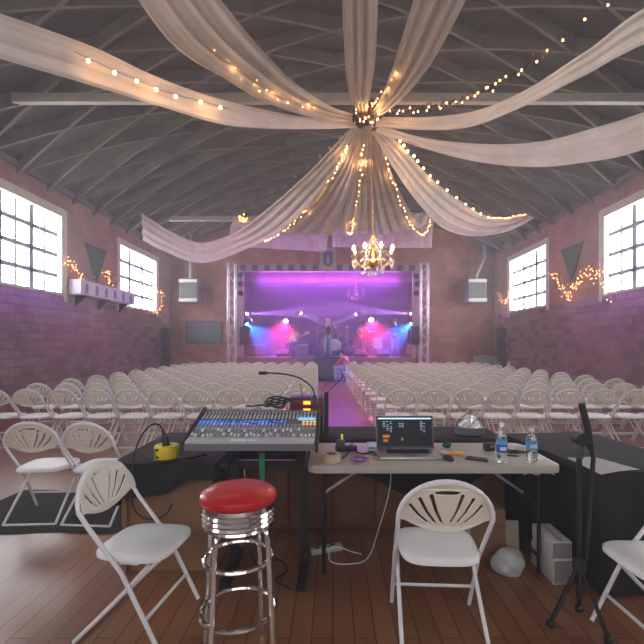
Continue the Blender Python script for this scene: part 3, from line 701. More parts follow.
drape('ceiling_drape', 'sheer white drape sagging low in front of the blackboard-side heater',
      D((352, 126, 10.45), (300, 180, 11.9), (245, 226, 13.4), (221, 238, 13.9), (197, 242, 14.2), (168, 230, 14.5), (141, 212, 14.7)),
      D((360, 130, 10.4), (335, 172, 11.4), (289, 224, 12.9), (250, 247, 13.7), (202, 263, 14.2), (162, 250, 14.6), (143, 240, 14.7)), 4, .05, group=GR)
drape('ceiling_drape', 'broad sheer drape with a slanting light string, left of the chandelier',
      D((357, 127, 10.4), (337, 168, 11.3), (300, 208, 12.8), (262, 232, 14.4), (232, 222, 15.5), (228, 246, 15.55)),
      D((363, 130, 10.4), (352, 180, 11.4), (342, 212, 12.8), (331, 236, 14.3), (326, 222, 15.5), (324, 252, 15.55)), 5, .06, group=GR)
drape('ceiling_drape', 'sheer drape falling behind the chandelier, with a hooked light string',
      D((361, 130, 10.4), (352, 175, 11.4), (343, 212, 12.8), (336, 232, 14.4), (335, 215, 15.5), (335, 246, 15.55)),
      D((371, 131, 10.4), (372, 175, 11.4), (374, 212, 12.8), (376, 232, 14.4), (377, 217, 15.5), (377, 247, 15.55)), 5, .06, group=GR)
drape('ceiling_drape', 'sheer drape falling to the end beam just past the chandelier, light string along its edge',
      D((368, 131, 10.4), (371, 175, 11.4), (374, 212, 12.8), (378, 236, 14.4), (380, 217, 15.45), (380, 247, 15.5)),
      D((377, 131, 10.4), (391, 172, 11.4), (407, 206, 12.8), (422, 226, 14.4), (431, 214, 15.45), (429, 248, 15.5)), 5, .06, group=GR)
drape('ceiling_drape', 'long sheer drape sagging in front of the bent-flue heater, row of bulbs along it',
      D((378, 127, 10.4), (402, 145, 10.9), (433, 179, 12.0), (464, 203, 13.1), (491, 217, 14), (516, 216, 14.5), (538, 211, 14.8)),
      D((373, 133, 10.4), (397, 173, 11.0), (421, 206, 12.1), (445, 229, 13.2), (474, 236, 14), (508, 231, 14.5), (536, 217, 14.8)), 4, .055, group=GR)
drape('ceiling_drape', 'wide sheer drape sweeping flat toward the window beside the green pennant',
      D((380, 125, 10.4), (426, 138, 10.0), (489, 144, 9.3), (542, 141, 8.7), (590, 129, 8.1), (640, 113, 7.5), (720, 82, 6.9), (790, 62, 6.6)),
      D((376, 132, 10.4), (426, 149, 10.0), (479, 162, 9.3), (532, 167, 8.7), (580, 163, 8.1), (636, 152, 7.5), (716, 118, 6.9), (788, 76, 6.6)), 3, .05, group=GR)
drape('ceiling_drape', 'sheer drape rising under the leafy light garland',
      D((376, 117, 10.4), (430, 117, 9.7), (480, 110, 8.9), (530, 88, 8.0), (585, 52, 7.0), (690, -12, 5.8), (990, -60, 4.5)),
      D((376, 127, 10.4), (426, 130, 9.7), (470, 127, 8.9), (520, 108, 8.0), (580, 78, 7.0), (690, 28, 5.8), (1000, -40, 4.5)), 3, .05, group=GR)
drape('ceiling_drape', 'sheer drape with widely spaced bulbs sweeping toward the near side windows',
      D((360, 118, 10.4), (310, 118, 9.6), (255, 108, 8.9), (205, 95, 8.2), (150, 74, 7.5), (70, 38, 6.6), (-120, -20, 5.4), (-300, -28, 4.8)),
      D((356, 128, 10.4), (315, 129, 9.6), (262, 128, 8.9), (217, 123, 8.2), (150, 103, 7.5), (60, 76, 6.6), (-130, 22, 5.4), (-294, -14, 4.8)), 3, .05, group=GR)
drape('ceiling_drape', 'sheer drape with thickly clustered bulbs rising overhead beside the blackboard-side beam',
      D((362, 116, 10.4), (335, 108, 9.4), (308, 92, 8.3), (282, 70, 7.4), (230, 10, 6.2), (90, -180, 4.5)),
      D((357, 124, 10.4), (318, 119, 9.4), (274, 106, 8.3), (230, 82, 7.4), (160, 30, 6.2), (40, -170, 4.5)), 4, .05, group=GR)
drape('ceiling_drape', 'narrow sheer drape rising straight overhead from the hub',
      D((362, 118, 10.3), (353, 104, 9.2), (347, 84, 8.0), (344, 50, 6.8), (340, -60, 5.0), (338, -330, 3.2)),
      D((368, 118, 10.3), (368, 104, 9.2), (372, 84, 8.0), (376, 50, 6.8), (380, -60, 5.0), (390, -330, 3.2)), 4, .05, group=GR)
drape('ceiling_drape', 'narrow sheer drape with a light string rising overhead, leaning to the garland',
      D((368, 118, 10.3), (378, 102, 9.2), (386, 84, 8.0), (398, 48, 6.8), (430, -60, 5.0), (500, -330, 3.2)),
      D((375, 119, 10.3), (394, 106, 9.2), (415, 84, 8.0), (440, 48, 6.8), (490, -60, 5.0), (570, -330, 3.2)), 4, .05, group=GR)
pale = sheer_mat('lilac_sheer', (.78, .72, .78), .10)
drape('hanging_panel', 'flat sheer panel hanging from the end beam behind the chandelier',
      D((331, 214, 15.55), (331, 247, 15.55)), D((433, 212, 15.55), (431, 248, 15.55)), 9, .03, 12, 60, m=pale, group='panels on the end beam')
drape('hanging_panel', 'flat sheer panel hanging from the end beam toward the blackboard side',
      D((240, 216, 15.55), (243, 247, 15.55)), D((329, 214, 15.55), (326, 250, 15.55)), 9, .03, 12, 60, m=pale, group='panels on the end beam')

# ------------------------------------------------------------------ string lights
BULB = {}
def bulb_mesh(r, m):
    k = (r, m.name)
    if k not in BULB: BULB[k] = MB().ball((0, 0, 0), r, (1, 1, 1.25), 1).mesh('bulb', m)
    return BULB[k]
def string_lights(name, label, pts, n, r, m, wire=wire_m, jit=.02, wr=.004, cat='string lights', group=None, glow=0):
    pts = [Vector(p) for p in pts]
    t = thing(name, label, cat, pts[0], 0, group); loc = [p - pts[0] for p in pts]
    path = cr(loc, max(20, n * 2)); MB().tube(path, wr, 5).build('wire', wire, t)
    b = cr(loc, 400)
    for k in range(n):
        p = b[int((k + .5) / n * 400)] + Vector([random.uniform(-jit, jit) for _ in range(3)]) - Vector((0, 0, r * .9))
        link('bulb', bulb_mesh(r, m), t, p)
    for k in range(3 if glow else 0): point('bulb_glow', b[60 + 140 * k] + Vector((0, -.10, -.05)), glow, (1, .52, .22), .06, t)
    return t
off = lambda L, dy=-.12, dz=0: [p + Vector((0, dy, dz)) for p in L]
string_lights('string_lights', 'row of round warm bulbs along the drape sagging before the bent-flue heater',
    off(D((396, 140, 10.7), (412, 157, 11.2), (433, 180, 12.0), (464, 205, 13.1), (491, 219, 13.9))), 14, .026, warm_big, glow=3.2)
string_lights('string_lights', 'tight pinkish bulb string at the end of the drape by the bent-flue side', off(D((489, 219, 13.9), (508, 218, 14.4), (530, 213, 14.8))), 18, .017, warm, glow=.6)
string_lights('string_lights', 'widely spaced warm bulbs on the drape toward the near side windows', off(D((231, 113, 8.4), (205, 106, 8.1), (172, 98, 7.7), (147, 88, 7.4), (118, 76, 7.0), (80, 58, 6.6))), 7, .022, warm_big, jit=.01, glow=3.2)
string_lights('string_lights', 'clustered warm bulbs on the drape rising beside the blackboard-side beam', off(D((322, 112, 9.5), (300, 108, 8.9), (276, 100, 8.3), (250, 86, 7.8), (215, 58, 7.0))), 26, .011, warm, jit=.06, glow=.6)
string_lights('string_lights', 'warm bulb string on the overhead drape leaning to the garland', off(D((372, 112, 10), (380, 102, 9.2), (389, 90, 8.4), (397, 72, 7.7))), 16, .010, warm, jit=.04, glow=1)
string_lights('string_lights', 'bulb string slanting down the broad drape left of the chandelier', off(D((349, 146, 10.7), (336, 171, 11.3), (316, 200, 12.5), (293, 224, 13.6), (270, 240, 14.3), (262, 240, 14.4))), 46, .014, warm, jit=.03, glow=3.2)
string_lights('string_lights', 'hooked bulb string on the drape behind the chandelier', off(D((363, 145, 10.7), (361, 172, 11.3), (357, 205, 12.5), (353, 226, 13.6), (350, 235, 14.1), (346, 226, 14.4), (345, 214, 14.8))), 40, .014, warm, jit=.03, glow=3.2)
string_lights('string_lights', 'bulb string curling up along the drape past the chandelier', off(D((383, 160, 11), (393, 185, 11.7), (403, 212, 12.8), (412, 228, 13.8), (422, 236, 14.4), (428, 228, 14.8), (431, 214, 15.1))), 36, .015, warm, jit=.03, glow=3.2)
string_lights('string_lights', 'unlit globe bulb string running behind the drapes to the end beam', D((347, 130, 10.6), (320, 155, 11.6), (290, 180, 12.8), (262, 198, 14), (240, 212, 15.4)), 10, .035, dimb)
string_lights('string_lights', 'unlit globe bulb string swagging over the blackboard-side heater', D((141, 211, 14.75), (155, 226, 14.9), (180, 235, 15.1), (205, 230, 15.3), (240, 214, 15.5)), 12, .035, dimb)
g = string_lights('light_garland', 'leafy reddish garland with warm bulbs running up from the hub', D((378, 112, 10.3), (402, 111, 9.9), (426, 108, 9.4), (455, 101, 8.8), (480, 92, 8.3), (500, 83, 7.9), (545, 52, 7.2), (640, -20, 6.0)), 34, .014, warm, jit=.04, cat='garland', glow=1)
pts = cr([p - D((378, 112, 10.3))[0] for p in D((378, 112, 10.3), (402, 111, 9.9), (426, 108, 9.4), (455, 101, 8.8), (480, 92, 8.3), (500, 83, 7.9), (545, 52, 7.2), (640, -20, 6.0))], 120)
m = MB()
def leaf(m, p, s):
    q = Euler((random.uniform(0, 6), random.uniform(0, 6), random.uniform(0, 6))).to_matrix()
    vs = [m.bm.verts.new(Vector(p) + q @ Vector(v) * s) for v in ((0, 0, 0), (.4, .3, .08), (1, 0, 0), (.4, -.3, .08))]
    m.bm.faces.new((vs[0], vs[1], vs[2])); m.bm.faces.new((vs[0], vs[2], vs[3]))
for p in pts:
    for _ in range(2): leaf(m, p + Vector([random.uniform(-.03, .03) for _ in range(3)]), .05)
stuff(m.build('leaves', mat('rust_leaf', (.07, .028, .02), .6), g))
# the hub: a dark floral bunch with lights and the point the drapes gather in
h = thing('floral_hub', 'dark red floral bunch with fairy lights where all drapes gather', 'flower arrangement', HUB)
m = MB()
for k in range(260):
    v = Vector([random.gauss(0, 1) for _ in range(3)]).normalized()
    leaf(m, Vector((v.x * .15 + (.07 if v.z > 0 else -.10), v.y * .14 - .22, v.z * .15 + .03)), .11)
stuff(m.build('leaves', mat('rust_leaf', (.07, .028, .02), .6), h))
for k in range(26):
    a = random.uniform(0, 2 * PI)
    link('bulb', bulb_mesh(.013, warm), h, (.20 * math.cos(a) - .03, -.36 + random.uniform(-.05, .05), .14 * math.sin(a) - .02 + random.uniform(-.04, .04)))
MB().lathe([(0, -.12), (.08, -.11), (.12, 0), (.10, .12), (.03, .18), (0, .18)], 20).build('gather_ring', cream, h)
MB().tube([(0, 0, .2), (0, 0, vault(HUB.x) - HUB.z - .02)], .012, 6).build('hanging_cable', wire_m, h)
point('hub_glow', (0, -.55, -.15), 5, (1, .55, .25), .12, h)
t = thing('gold_ball_lamp', 'small golden ball of bulbs at the end of the far beam', 'lamp', at(243, 218, 15.45))
MB().ball((0, 0, 0), .10).build('globe', gold, t)
for k in range(14):
    v = Vector([random.gauss(0, 1) for _ in range(3)]).normalized(); v.y = -abs(v.y)
    link('bulb', bulb_mesh(.028, warm_s), t, v * .14)
MB().tube([(0, 0, .1), (0, .1, .62)], .008, 6).build('cord', wire_m, t)
# fairy lights on the side walls
def fairy(label, cl, n, tails):
    c0 = Vector(cl[0]); t = thing('fairy_lights', label, 'fairy lights', c0)
    m = MB(); m.tube(cr([Vector(p) - c0 for p in cl], 40), .006, 5)
    spots = []; b = cr([Vector(p) - c0 for p in cl], 200)
    for k in range(n):
        p = b[int((k + .5) / n * 200)]; q = p + Vector((random.uniform(-.015, .015), random.uniform(-.16, .16), random.uniform(-tails, .05)))
        m.tube([p, q], .003, 4); spots.append(q)
    m.build('wire', wire_m, t)
    for q in spots: link('bulb', bulb_mesh(.014, warm_s), t, q)
xr, xl = AX - .10, -AX + .10
def wallp(px, py, s):
    x = xr if s > 0 else xl; Y = 430 * x / (px - 333); return at(px, py, Y)
fairy('thick fairy light bunch hanging below the pennant, far half', [wallp(*p, 1) for p in ((551, 272), (557, 276), (563, 287), (568, 294), (572, 284))], 44, .22)
fairy('thick fairy light bunch hanging below the pennant, near half', [wallp(*p, 1) for p in ((574, 281), (578, 276), (584, 270), (592, 267), (598, 278))], 44, .30)
fairy('loop of fairy lights at the far edge of the window past the pennant', [wallp(*p, 1) for p in ((498, 292), (501, 299), (505, 302), (508, 297), (511, 290))], 30, .08)
fairy('fairy lights trailing down the window edge beside the near pennant pier', [wallp(*p, 1) for p in ((600, 270), (606, 283), (609, 292))], 16, .3)
fairy('loop of fairy lights at the window edge nearest the blackboard', [wallp(*p, -1) for p in ((152, 291), (159, 291), (163, 294), (162, 304), (158, 311), (152, 312))], 34, .06)
fairy('fairy lights climbing onto the near end of the lilac box', [wallp(*p, -1) for p in ((66, 262), (72, 260), (76, 266), (80, 273), (84, 281))], 26, .12)
fairy('small fairy light bunch over the middle of the lilac box', [wallp(*p, -1) for p in ((104, 272), (108, 271), (107, 279), (112, 283))], 22, .1)
for s, sd, pp in ((-1, 'lilac box', ((-40, 240), (16, 251), (60, 262), (84, 280), (107, 273), (125, 285), (150, 292))), (1, 'pennant', ((511, 290), (530, 286), (550, 273), (571, 286), (594, 266), (625, 255), (690, 240)))):
    string_lights('cable_swag', 'thin dark light cable swagging along the side wall past the ' + sd, [wallp(*p, s) + Vector((s * .03, 0, .02)) for p in pp], 18, .008, warm_s, jit=.02, cat='cable')

# ------------------------------------------------------------------ chandeliers
def chandelier(label, top, Rr, lit, drop):
    """top: the fixing point; drop: cable length to the crown."""
    t = thing('chandelier', label, 'chandelier', top)
    H = Rr * 1.55; z0 = -drop - H
    MB().tube([(0, 0, 0), (0, 0, -drop)], .008, 6).build('chain', gold, t)
    gm = gold if lit else mat('pale_brass', (.70, .64, .55), .3, metal=.8)
    MB().lathe([(0, H), (.05, H - .01), (.03, H - .06), (.015, H - .1), (.015, H * .72), (.06, H * .66), (.02, H * .6), (.02, H * .35), (.09, H * .28), (.12, H * .2), (.05, H * .1), (0, H * .06)], 20, Matrix.Translation((0, 0, z0))).build('stem', gm, t)
    dm = MB().lathe([(0, .025), (.012, .012), (.017, -.01), (.008, -.035), (0, -.045)], 6).mesh('crystal_drop', crystal)
    dl = MB().lathe([(0, .04), (.010, .02), (.016, -.02), (.008, -.06), (0, -.075)], 6).mesh('crystal_drop_large', crystal)
    n = 8 if lit else 6
    ct = MB().lathe([(.016, 0), (.016, .10), (0, .10)], 10).mesh('candle', cream)
    fl = MB().lathe([(0, .10), (.018, .115), (.026, .145), (.016, .18), (0, .205)], 10).mesh('bulb', candle if lit else dimb)
    cup = MB().lathe([(0, -.02), (.02, -.02), (.045, .0), (.052, .010), (.04, .010), (0, 0)], 14).mesh('candle_cup', crystal if lit else gm)
    for k in range(n):
        a = 2 * PI * k / n + .3; c, s = math.cos(a), math.sin(a); r = Rr * .88
        z = z0 + H * .36
        MB().tube(cr([(c * .06, s * .06, z0 + H * .24), (c * r * .4, s * r * .4, z0 + H * .10), (c * r * .8, s * r * .8, z0 + H * .2), (c * r, s * r, z)], 14), .008, 6).build('arm', gm, t)
        link('candle_cup', cup, t, (c * r, s * r, z))
        cd = link('candle', ct, t, (c * r, s * r, z)); link('bulb', fl, cd)
        for q in range(5):
            b = a + (q - 2) * .09; link('crystal_drop', dl if q == 2 else dm, t, (math.cos(b) * r * 1.02, math.sin(b) * r * 1.02, z - .06 - (.07 if q == 2 else random.uniform(0, .05))))
    m = MB()
    for k in range(n):          # bead swags from the crown to the arms
        a = 2 * PI * k / n + .3; c, s = math.cos(a), math.sin(a)
        for q, p in enumerate(cr([(c * .04, s * .04, z0 + H * .93), (c * Rr * .34, s * Rr * .34, z0 + H * .66), (c * Rr * .62, s * Rr * .62, z0 + H * .5), (c * Rr * .86, s * Rr * .86, z0 + H * .42)], 16)): m.ball(p, .009, sub=1)
    stuff(m.build('bead_swags', crystal, t))
    for k in range(10):
        a = 2 * PI * k / 10; link('crystal_drop', dl, t, (math.cos(a) * Rr * .45, math.sin(a) * Rr * .45, z0 + H * .02 + random.uniform(-.06, .03)))
    for k in range(6):
        a = 2 * PI * k / 6; link('crystal_drop', dl, t, (math.cos(a) * Rr * .18, math.sin(a) * Rr * .18, z0 - .04))
    if lit: point('candle_glow', (0, 0, z0 + H * .62), 26, (1, .60, .26), .12, t)
    return t
c = at(373, 235, 7.6)
chandelier('lit crystal chandelier hanging under the gathered drapes', (c.x, 7.6, 5.2), .41, True, 5.2 - c.z)
c = at(356, 283, 20.2)
chandelier('unlit crystal chandelier hanging inside the stage', (c.x, 20.2, 5.18), .47, False, 5.18 - c.z)
# ------------------------------------------------------------------ fan-back folding chairs
def back_shell():
    cu = bpy.data.curves.new('shell', 'CURVE'); cu.dimensions = '2D'; cu.fill_mode = 'BOTH'; cu.extrude = .003; cu.bevel_depth = .002; cu.bevel_resolution = 1
    def poly(pts):
        s = cu.splines.new('POLY'); s.points.add(len(pts) - 1); s.use_cyclic_u = True
        for p, q in zip(s.points, pts): p.co = (q[0], q[1], 0, 1)
    o = [(.222 * math.cos(PI * k / 28), .195 * math.sin(PI * k / 28)) for k in range(29)]
    o += [(-.222, -.012), (-.19, -.014)] + [(-.19 + .38 * k / 14, -.014 - .046 * math.sin(PI * k / 14)) for k in range(1, 14)] + [(.19, -.014), (.222, -.012)]
    poly(o)
    poly([(.062 * math.cos(a), .148 + .022 * math.sin(a) + .010 * (1 - math.cos(a) ** 2)) for a in [PI + PI * k / 12 for k in range(13)]] + [(.058, .156), (.03, .163), (-.03, .163), (-.058, .156)])
    for x0, z0, x1, z1 in ((.172, .074, .078, -.018), (.128, .116, .045, -.020), (.074, .138, .016, -.020)):
        for s in (1, -1):
            a, b = Vector((x0 * s, z0)), Vector((x1 * s, z1)); d = (b - a).normalized(); q = Vector((-d.y, d.x))
            mid = (a + b) / 2 + q * .006 * s
            w0, w1 = .0115, .008
            poly([tuple(a + q * w0), tuple(a - d * .006), tuple(a - q * w0), tuple(mid - q * .0095), tuple(b - q * w1), tuple(b + d * .004), tuple(b + q * w1), tuple(mid + q * .0095)])
    ob = bpy.data.objects.new('shell', cu); COL.objects.link(ob); bpy.context.view_layer.update()
    me = bpy.data.meshes.new_from_object(ob.evaluated_get(bpy.context.evaluated_depsgraph_get()))
    bpy.data.objects.remove(ob); bpy.data.curves.remove(cu)
    tl = R(14)
    for v in me.vertices:
        x, z, y = v.co.x, v.co.y, v.co.z
        y -= .035 * (1 - (x / .22) ** 2) - .02
        v.co = (x, -.205 + y * math.cos(tl) - z * math.sin(tl), .665 + z * math.cos(tl) + y * math.sin(tl))
    me.name = 'backrest'; me.materials.clear(); me.materials.append(shaded_pl)
    bm = bmesh.new(); bm.from_mesh(me); bmesh.ops.recalc_face_normals(bm, faces=bm.faces); bm.to_mesh(me); bm.free()
    for p in me.polygons: p.use_smooth = True
    me.set_sharp_from_angle(angle=R(35))
    return me
def make_chair():
    t = thing('folding_chair', 'chair', 'chair')
    # seat
    m = MB(); n = 32; out = []
    for k in range(n):
        a = 2 * PI * k / n; c, s = math.cos(a), math.sin(a)
        x = .205 * math.copysign(abs(c) ** .5, c); y = .20 * math.copysign(abs(s) ** .5, s)
        out.append((x * (1 + .06 * y / .2), y))
    rings = [(.90, .416), (1.0, .425), (1.0, .444), (.95, .453), (.70, .452), (.35, .444)]
    vs = [[m.bm.verts.new((x * r, y * r + .015, z - .02 * (y * r < -.1) * 0)) for x, y in out] for r, z in rings]
    for a, b in zip(vs, vs[1:]):
        for k in range(n): m.bm.faces.new((a[k], a[(k + 1) % n], b[(k + 1) % n], b[k]))
    m.bm.faces.new(vs[0][::-1]); m.bm.faces.new(vs[-1])
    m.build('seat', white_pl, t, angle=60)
    link('backrest', back_shell(), t)
    # bow: front foot, up past the seat, over the back, down again
    tl = R(14); P = []
    P += [(-.221, .215, .012), (-.221, .02, .38), (-.223, -.16, .60), (-.225, -.205, .665)]
    for k in range(1, 16):
        a = PI - PI * k / 16; x = .225 * math.cos(a); z = .200 * math.sin(a)
        P.append((x, -.205 - z * math.sin(tl), .665 + z * math.cos(tl)))
    P += [(.225, -.205, .665), (.223, -.16, .60), (.221, .02, .38), (.221, .215, .012)]
    MB().tube(P, .0115, 8).build('frame', tubem, t)
    for s in (-1, 1): MB().tube([(s * .200, .15, .415), (s * .204, -.02, .23), (s * .208, -.245, .012)], .011, 8).build('rear_leg', tubem, t)
    MB().tube([(-.208, -.243, .014), (.208, -.243, .014)], .010, 6).build('floor_bar', tubem, t)
    MB().tube([(-.221, .140, .155), (.221, .140, .155)], .009, 6).build('crossbar', tubem, t)
    MB().box((0, .03, .408), (.36, .10, .012)).build('seat_bracket', tubem, t)
    return t
chair0 = make_chair(); used = [False]
def place_chair(x, y, rot, label, group=None, z=0):
    if not used[0]:
        used[0] = True; chair0.location = (x, y, z); chair0.rotation_euler = (0, 0, rot); chair0['label'] = label
        if group: chair0['group'] = group
        return chair0
    c = dup(chair0, (x, y, z), rot, label)
    if group: c['group'] = group
    elif 'group' in c: del c['group']
    return c
# the four by the booth
place_chair(.55, 2.27, R(-3), 'white folding chair pushed up to the laptop table, back to the camera')
place_chair(-1.03, 2.33, R(-97), 'white folding chair turned sideways beside the red stool, empty seat showing')
place_chair(-2.02, 3.78, R(-4), 'white folding chair on the black floor mat, next to the black table')
place_chair(-2.525, 3.80, R(3), 'white folding chair on the black floor mat, farther from the black table')
place_chair(1.62, 2.11, R(92), 'white folding chair standing sideways in front of the black-draped paper table')
ORD = 'first second third fourth fifth sixth seventh eighth ninth tenth eleventh twelfth'.split()
ys = [6.46 + .965 * k for k in range(11)]
for r, y in enumerate(ys):
    dxs = -.028 * (y - 6.46)
    for k in range(10):
        j = lambda s: random.uniform(-s, s)
        place_chair(.99 + .488 * k + dxs * (1 - k / 14) + j(.002), y + j(.004), R(j(.9)),
                    'white folding chair past the laptop, %s row from the booth, %s from the aisle' % (ORD[r], ORD[k]), 'chairs in the block past the laptop')
    for k in range(10):
        place_chair(-.52 - .488 * k + dxs + j(.002), y + j(.004), R(j(.9)),
                    'white folding chair past the mixer, %s row from the booth, %s from the aisle' % (ORD[r], ORD[k]), 'chairs in the block past the mixer')
# a person sitting sideways by the aisle near the stage
ax_, ay_ = .60, 16.95
person('person in red shirt and jeans sitting by the aisle near the stage', (ax_ - .06, ay_ + .04, 0), R(60),
       seated(.52, chest=(.03, .12, .88), neck=(.03, .18, 1.04), chin=(.03, .23, 1.10), head=(.03, .22, 1.19), crown=(.03, .21, 1.26), lsh=(-.16, .13, .97), rsh=(.22, .13, .97), lel=(-.22, .30, .74), rel=(.26, .30, .74), lwr=(-.10, .46, .66), rwr=(.14, .46, .66)),
       redcl, denim, hair_d, sleeve='wrist')
place_chair(ax_ + .02, ay_ + .02, R(60), 'white folding chair under the person in the red shirt')
place_chair(6.55, 16.6, R(82), 'white folding chair by the side wall beyond the last rows, turned sideways')

# ------------------------------------------------------------------ the sound booth
TZ = .74
# folding table
tb = thing('folding_table', 'long pale plastic folding table carrying the laptop', 'table', (.64, 3.02, 0))
m = MB(); hx, hy, cr_ = .80, .32, .05; out = []
for cx, cy, a0 in ((hx - cr_, hy - cr_, 0), (-hx + cr_, hy - cr_, 90), (-hx + cr_, -hy + cr_, 180), (hx - cr_, -hy + cr_, 270)):
    for k in range(7): a = R(a0 + 15 * k); out.append((cx + cr_ * math.cos(a), cy + cr_ * math.sin(a)))
m.prism(out, 'z', TZ - .048, TZ); es = [e for e in m.bm.edges if abs(e.verts[0].co.z - e.verts[1].co.z) < 1e-5]
bmesh.ops.bevel(m.bm, geom=es, offset=.008, segments=2, profile=.5, affect='EDGES')
m.build('table_top', tabletop_m, tb, angle=50)
for s in (-1, 1):
    x = s * .70
    for y in (-.22, .22): MB().tube([(x, y, TZ - .06), (x, y, .012)], .013).build('leg', blkmetal, tb)
    MB().tube([(x, -.22, .12), (x, .22, .12)], .011, 6).build('leg_crossbar', blkmetal, tb); MB().tube([(x, -.22, TZ - .09), (x, .22, TZ - .09)], .011, 6).build('leg_crossbar', blkmetal, tb)
    MB().tube([(x, 0, .46), (s * .38, 0, TZ - .06)], .011, 6).build('brace', steel, tb)
    MB().tube([(x, -.22, .46), (x, .22, .46)], .010, 6).build('brace_bar', blkmetal, tb)
MB().box((0, .29, TZ - .07), (1.34, .02, .03)).build('apron_rail', grey, tb)
zt = thing('cable_tie', 'white cable tie ends sprouting from the folding table leg', 'cable tie', (1.325, 2.80 - .016, .66))
m = MB()
for k in range(5): m.tube([(0, 0, 0), (.02 * (k - 2), -.02, .03), (.05 * (k - 2), -.02, .045 - .02 * abs(k - 2))], .0035, 5)
m.build('tie_ends', wire_w, zt); MB().tube([(.019 * math.cos(a), .016 + .019 * math.sin(a), 0) for a in [2 * PI * k / 12 for k in range(12)]], .004, 5, closed=True).build('tie_loop', wire_w, zt)

# wooden counter behind, with black cloth over it
ct = thing('wooden_counter', 'low dark wooden counter behind the booth tables, under black cloth', 'counter', (.34, 3.72, 0))
MB().box((0, 0, .36), (2.1, .48, .70)).build('carcass', wood_d, ct)
for k in range(6): MB().box((-.875 + .35 * k, -.247, .36), (.338, .016, .66), bevel=.006).build('front_panel', mat('panel_wood', (.15, .068, .036), .45, noise_amt=.25, noise_scale=6), ct)
MB().box((0, 0, .718), (2.12, .52, .02)).build('counter_top', wood_d, ct)
m = MB()
def ccl(u, v):
    x = -.66 + 2.05 * u
    if v < .55: return Vector((x, 3.99 - .55 * v / .55, TZ + .004 + .004 * math.sin(x * 9) * math.sin(v * 20)))
    w = (v - .55) / .45; drop = .18 + .24 * max(0, math.sin((x - .05) / 1.35 * PI)) + .02 * math.sin(x * 14)
    return Vector((x, 3.432 - .012 * math.sin(x * 22) * w - .012, TZ - .004 - drop * w))
tag(m.grid(ccl, 80, 24).build('black_cloth', blkcloth, angle=70), 'black cloth over the wooden counter, hem hanging in a curve behind the laptop table', 'cloth')
# black-clothed table with the yellow reel
lt = thing('plywood_table', 'square plywood box table under the black cloth with the yellow reel', 'table', (-1.09, 3.25, 0))
MB().box((0, 0, TZ - .03), (.60, .92, .04)).build('table_top', wood_d, lt)
for s in (-1, 1): MB().box((s * .28, 0, .345), (.03, .86, .69)).build('side_panel', cardb, lt)
MB().box((0, -.38, .30), (.53, .02, .60)).build('front_panel', cardb, lt)
m = MB()
def lcl(u, v):
    # u along the perimeter of the drop (top handled by rings shrinking inward)
    hx, hy = .335, .49; a = 2 * PI * u
    c, s = math.cos(a), math.sin(a); k = 1 / max(abs(c) / hx, abs(s) / hy); ex, ey = c * k, s * k
    if v < .5: f = v / .5; return Vector((ex * f, ey * f, TZ + .002 + .003 * noise.noise(Vector((ex * f * 6, ey * f * 6, 1)))))
    w = (v - .5) / .5; L = .22 + .10 * math.sin(a * 2 + .6) + .03 * math.sin(a * 7)
    fl = .02 * w * (1 + math.sin(a * 16)); n = Vector((c, s)).normalized()
    return Vector((ex + n.x * (fl + .008), ey + n.y * (fl + .008), TZ - L * w))
m.grid(lcl, 160, 26); bmesh.ops.remove_doubles(m.bm, verts=m.bm.verts, dist=.0008)
c_ = m.build('black_cloth', blkcloth, None, (-1.09, 3.25, 0), angle=70); tag(c_, 'black cloth with uneven hem on the table with the yellow reel', 'cloth')
# black draped table holding the sheet of paper
rt = thing('trestle_table', 'folding table wholly hidden by black cloth beside the laptop table', 'table', (1.90, 3.16, 0), R(7))
MB().box((0, 0, TZ - .03), (.72, 1.1, .04)).build('table_top', grey, rt)
for s in (-1, 1):
    for q in (-1, 1): MB().tube([(s * .3, q * .45, TZ - .05), (s * .3, q * .45, .012)], .014).build('leg', blkmetal, rt)
m = MB()
def rcl(u, v):
    hx, hy = .375, .57; a = 2 * PI * u; c, s = math.cos(a), math.sin(a); k = 1 / max(abs(c) / hx, abs(s) / hy); ex, ey = c * k, s * k
    if v < .4: f = v / .4; return Vector((ex * f, ey * f, TZ + .002 + .003 * noise.noise(Vector((ex * f * 6, ey * f * 6, 3)))))
    w = (v - .4) / .6; fl = .014 * w * (1 + math.sin(a * 18 + 1)) ; n = Vector((c, s)).normalized()
    return Vector((ex + n.x * (fl + .008), ey + n.y * (fl + .008), TZ - .725 * w))
m.grid(rcl, 180, 30); bmesh.ops.remove_doubles(m.bm, verts=m.bm.verts, dist=.0008)
c_ = m.build('black_cloth', blkcloth, None, (1.90, 3.16, 0), (0, 0, R(7)), angle=70); tag(c_, 'floor-length black cloth on the table with the white paper', 'cloth')
m = MB(); q0 = [on(567, 458, .75), on(594, 457, .75), on(640, 470, .75), on(601, 475, .75)]
def pap(u, v):
    p = q0[0].lerp(q0[1], u).lerp(q0[3].lerp(q0[2], u), v); return Vector((p.x, p.y, TZ + .012 + .006 * math.sin(u * 3) * v))
m.grid(pap, 8, 8); g_ = bmesh.ops.solidify(m.bm, geom=m.bm.faces[:], thickness=.002)
tag(m.build('paper_sheet', paper), 'large white sheet of paper lying on the black-draped table', 'paper')
# black floor mat
m = MB(); m.grid(lambda u, v: Vector((-3.2 + 2.1 * u, 3.42 + 1.0 * v + .02 * math.sin(u * 17), .006 + .004 * noise.noise(Vector((u * 14, v * 5, 0))))), 60, 20)
tag(m.build('floor_mat', blkcloth), 'black cloth strip on the floor under the two chairs by the wall side', 'mat')

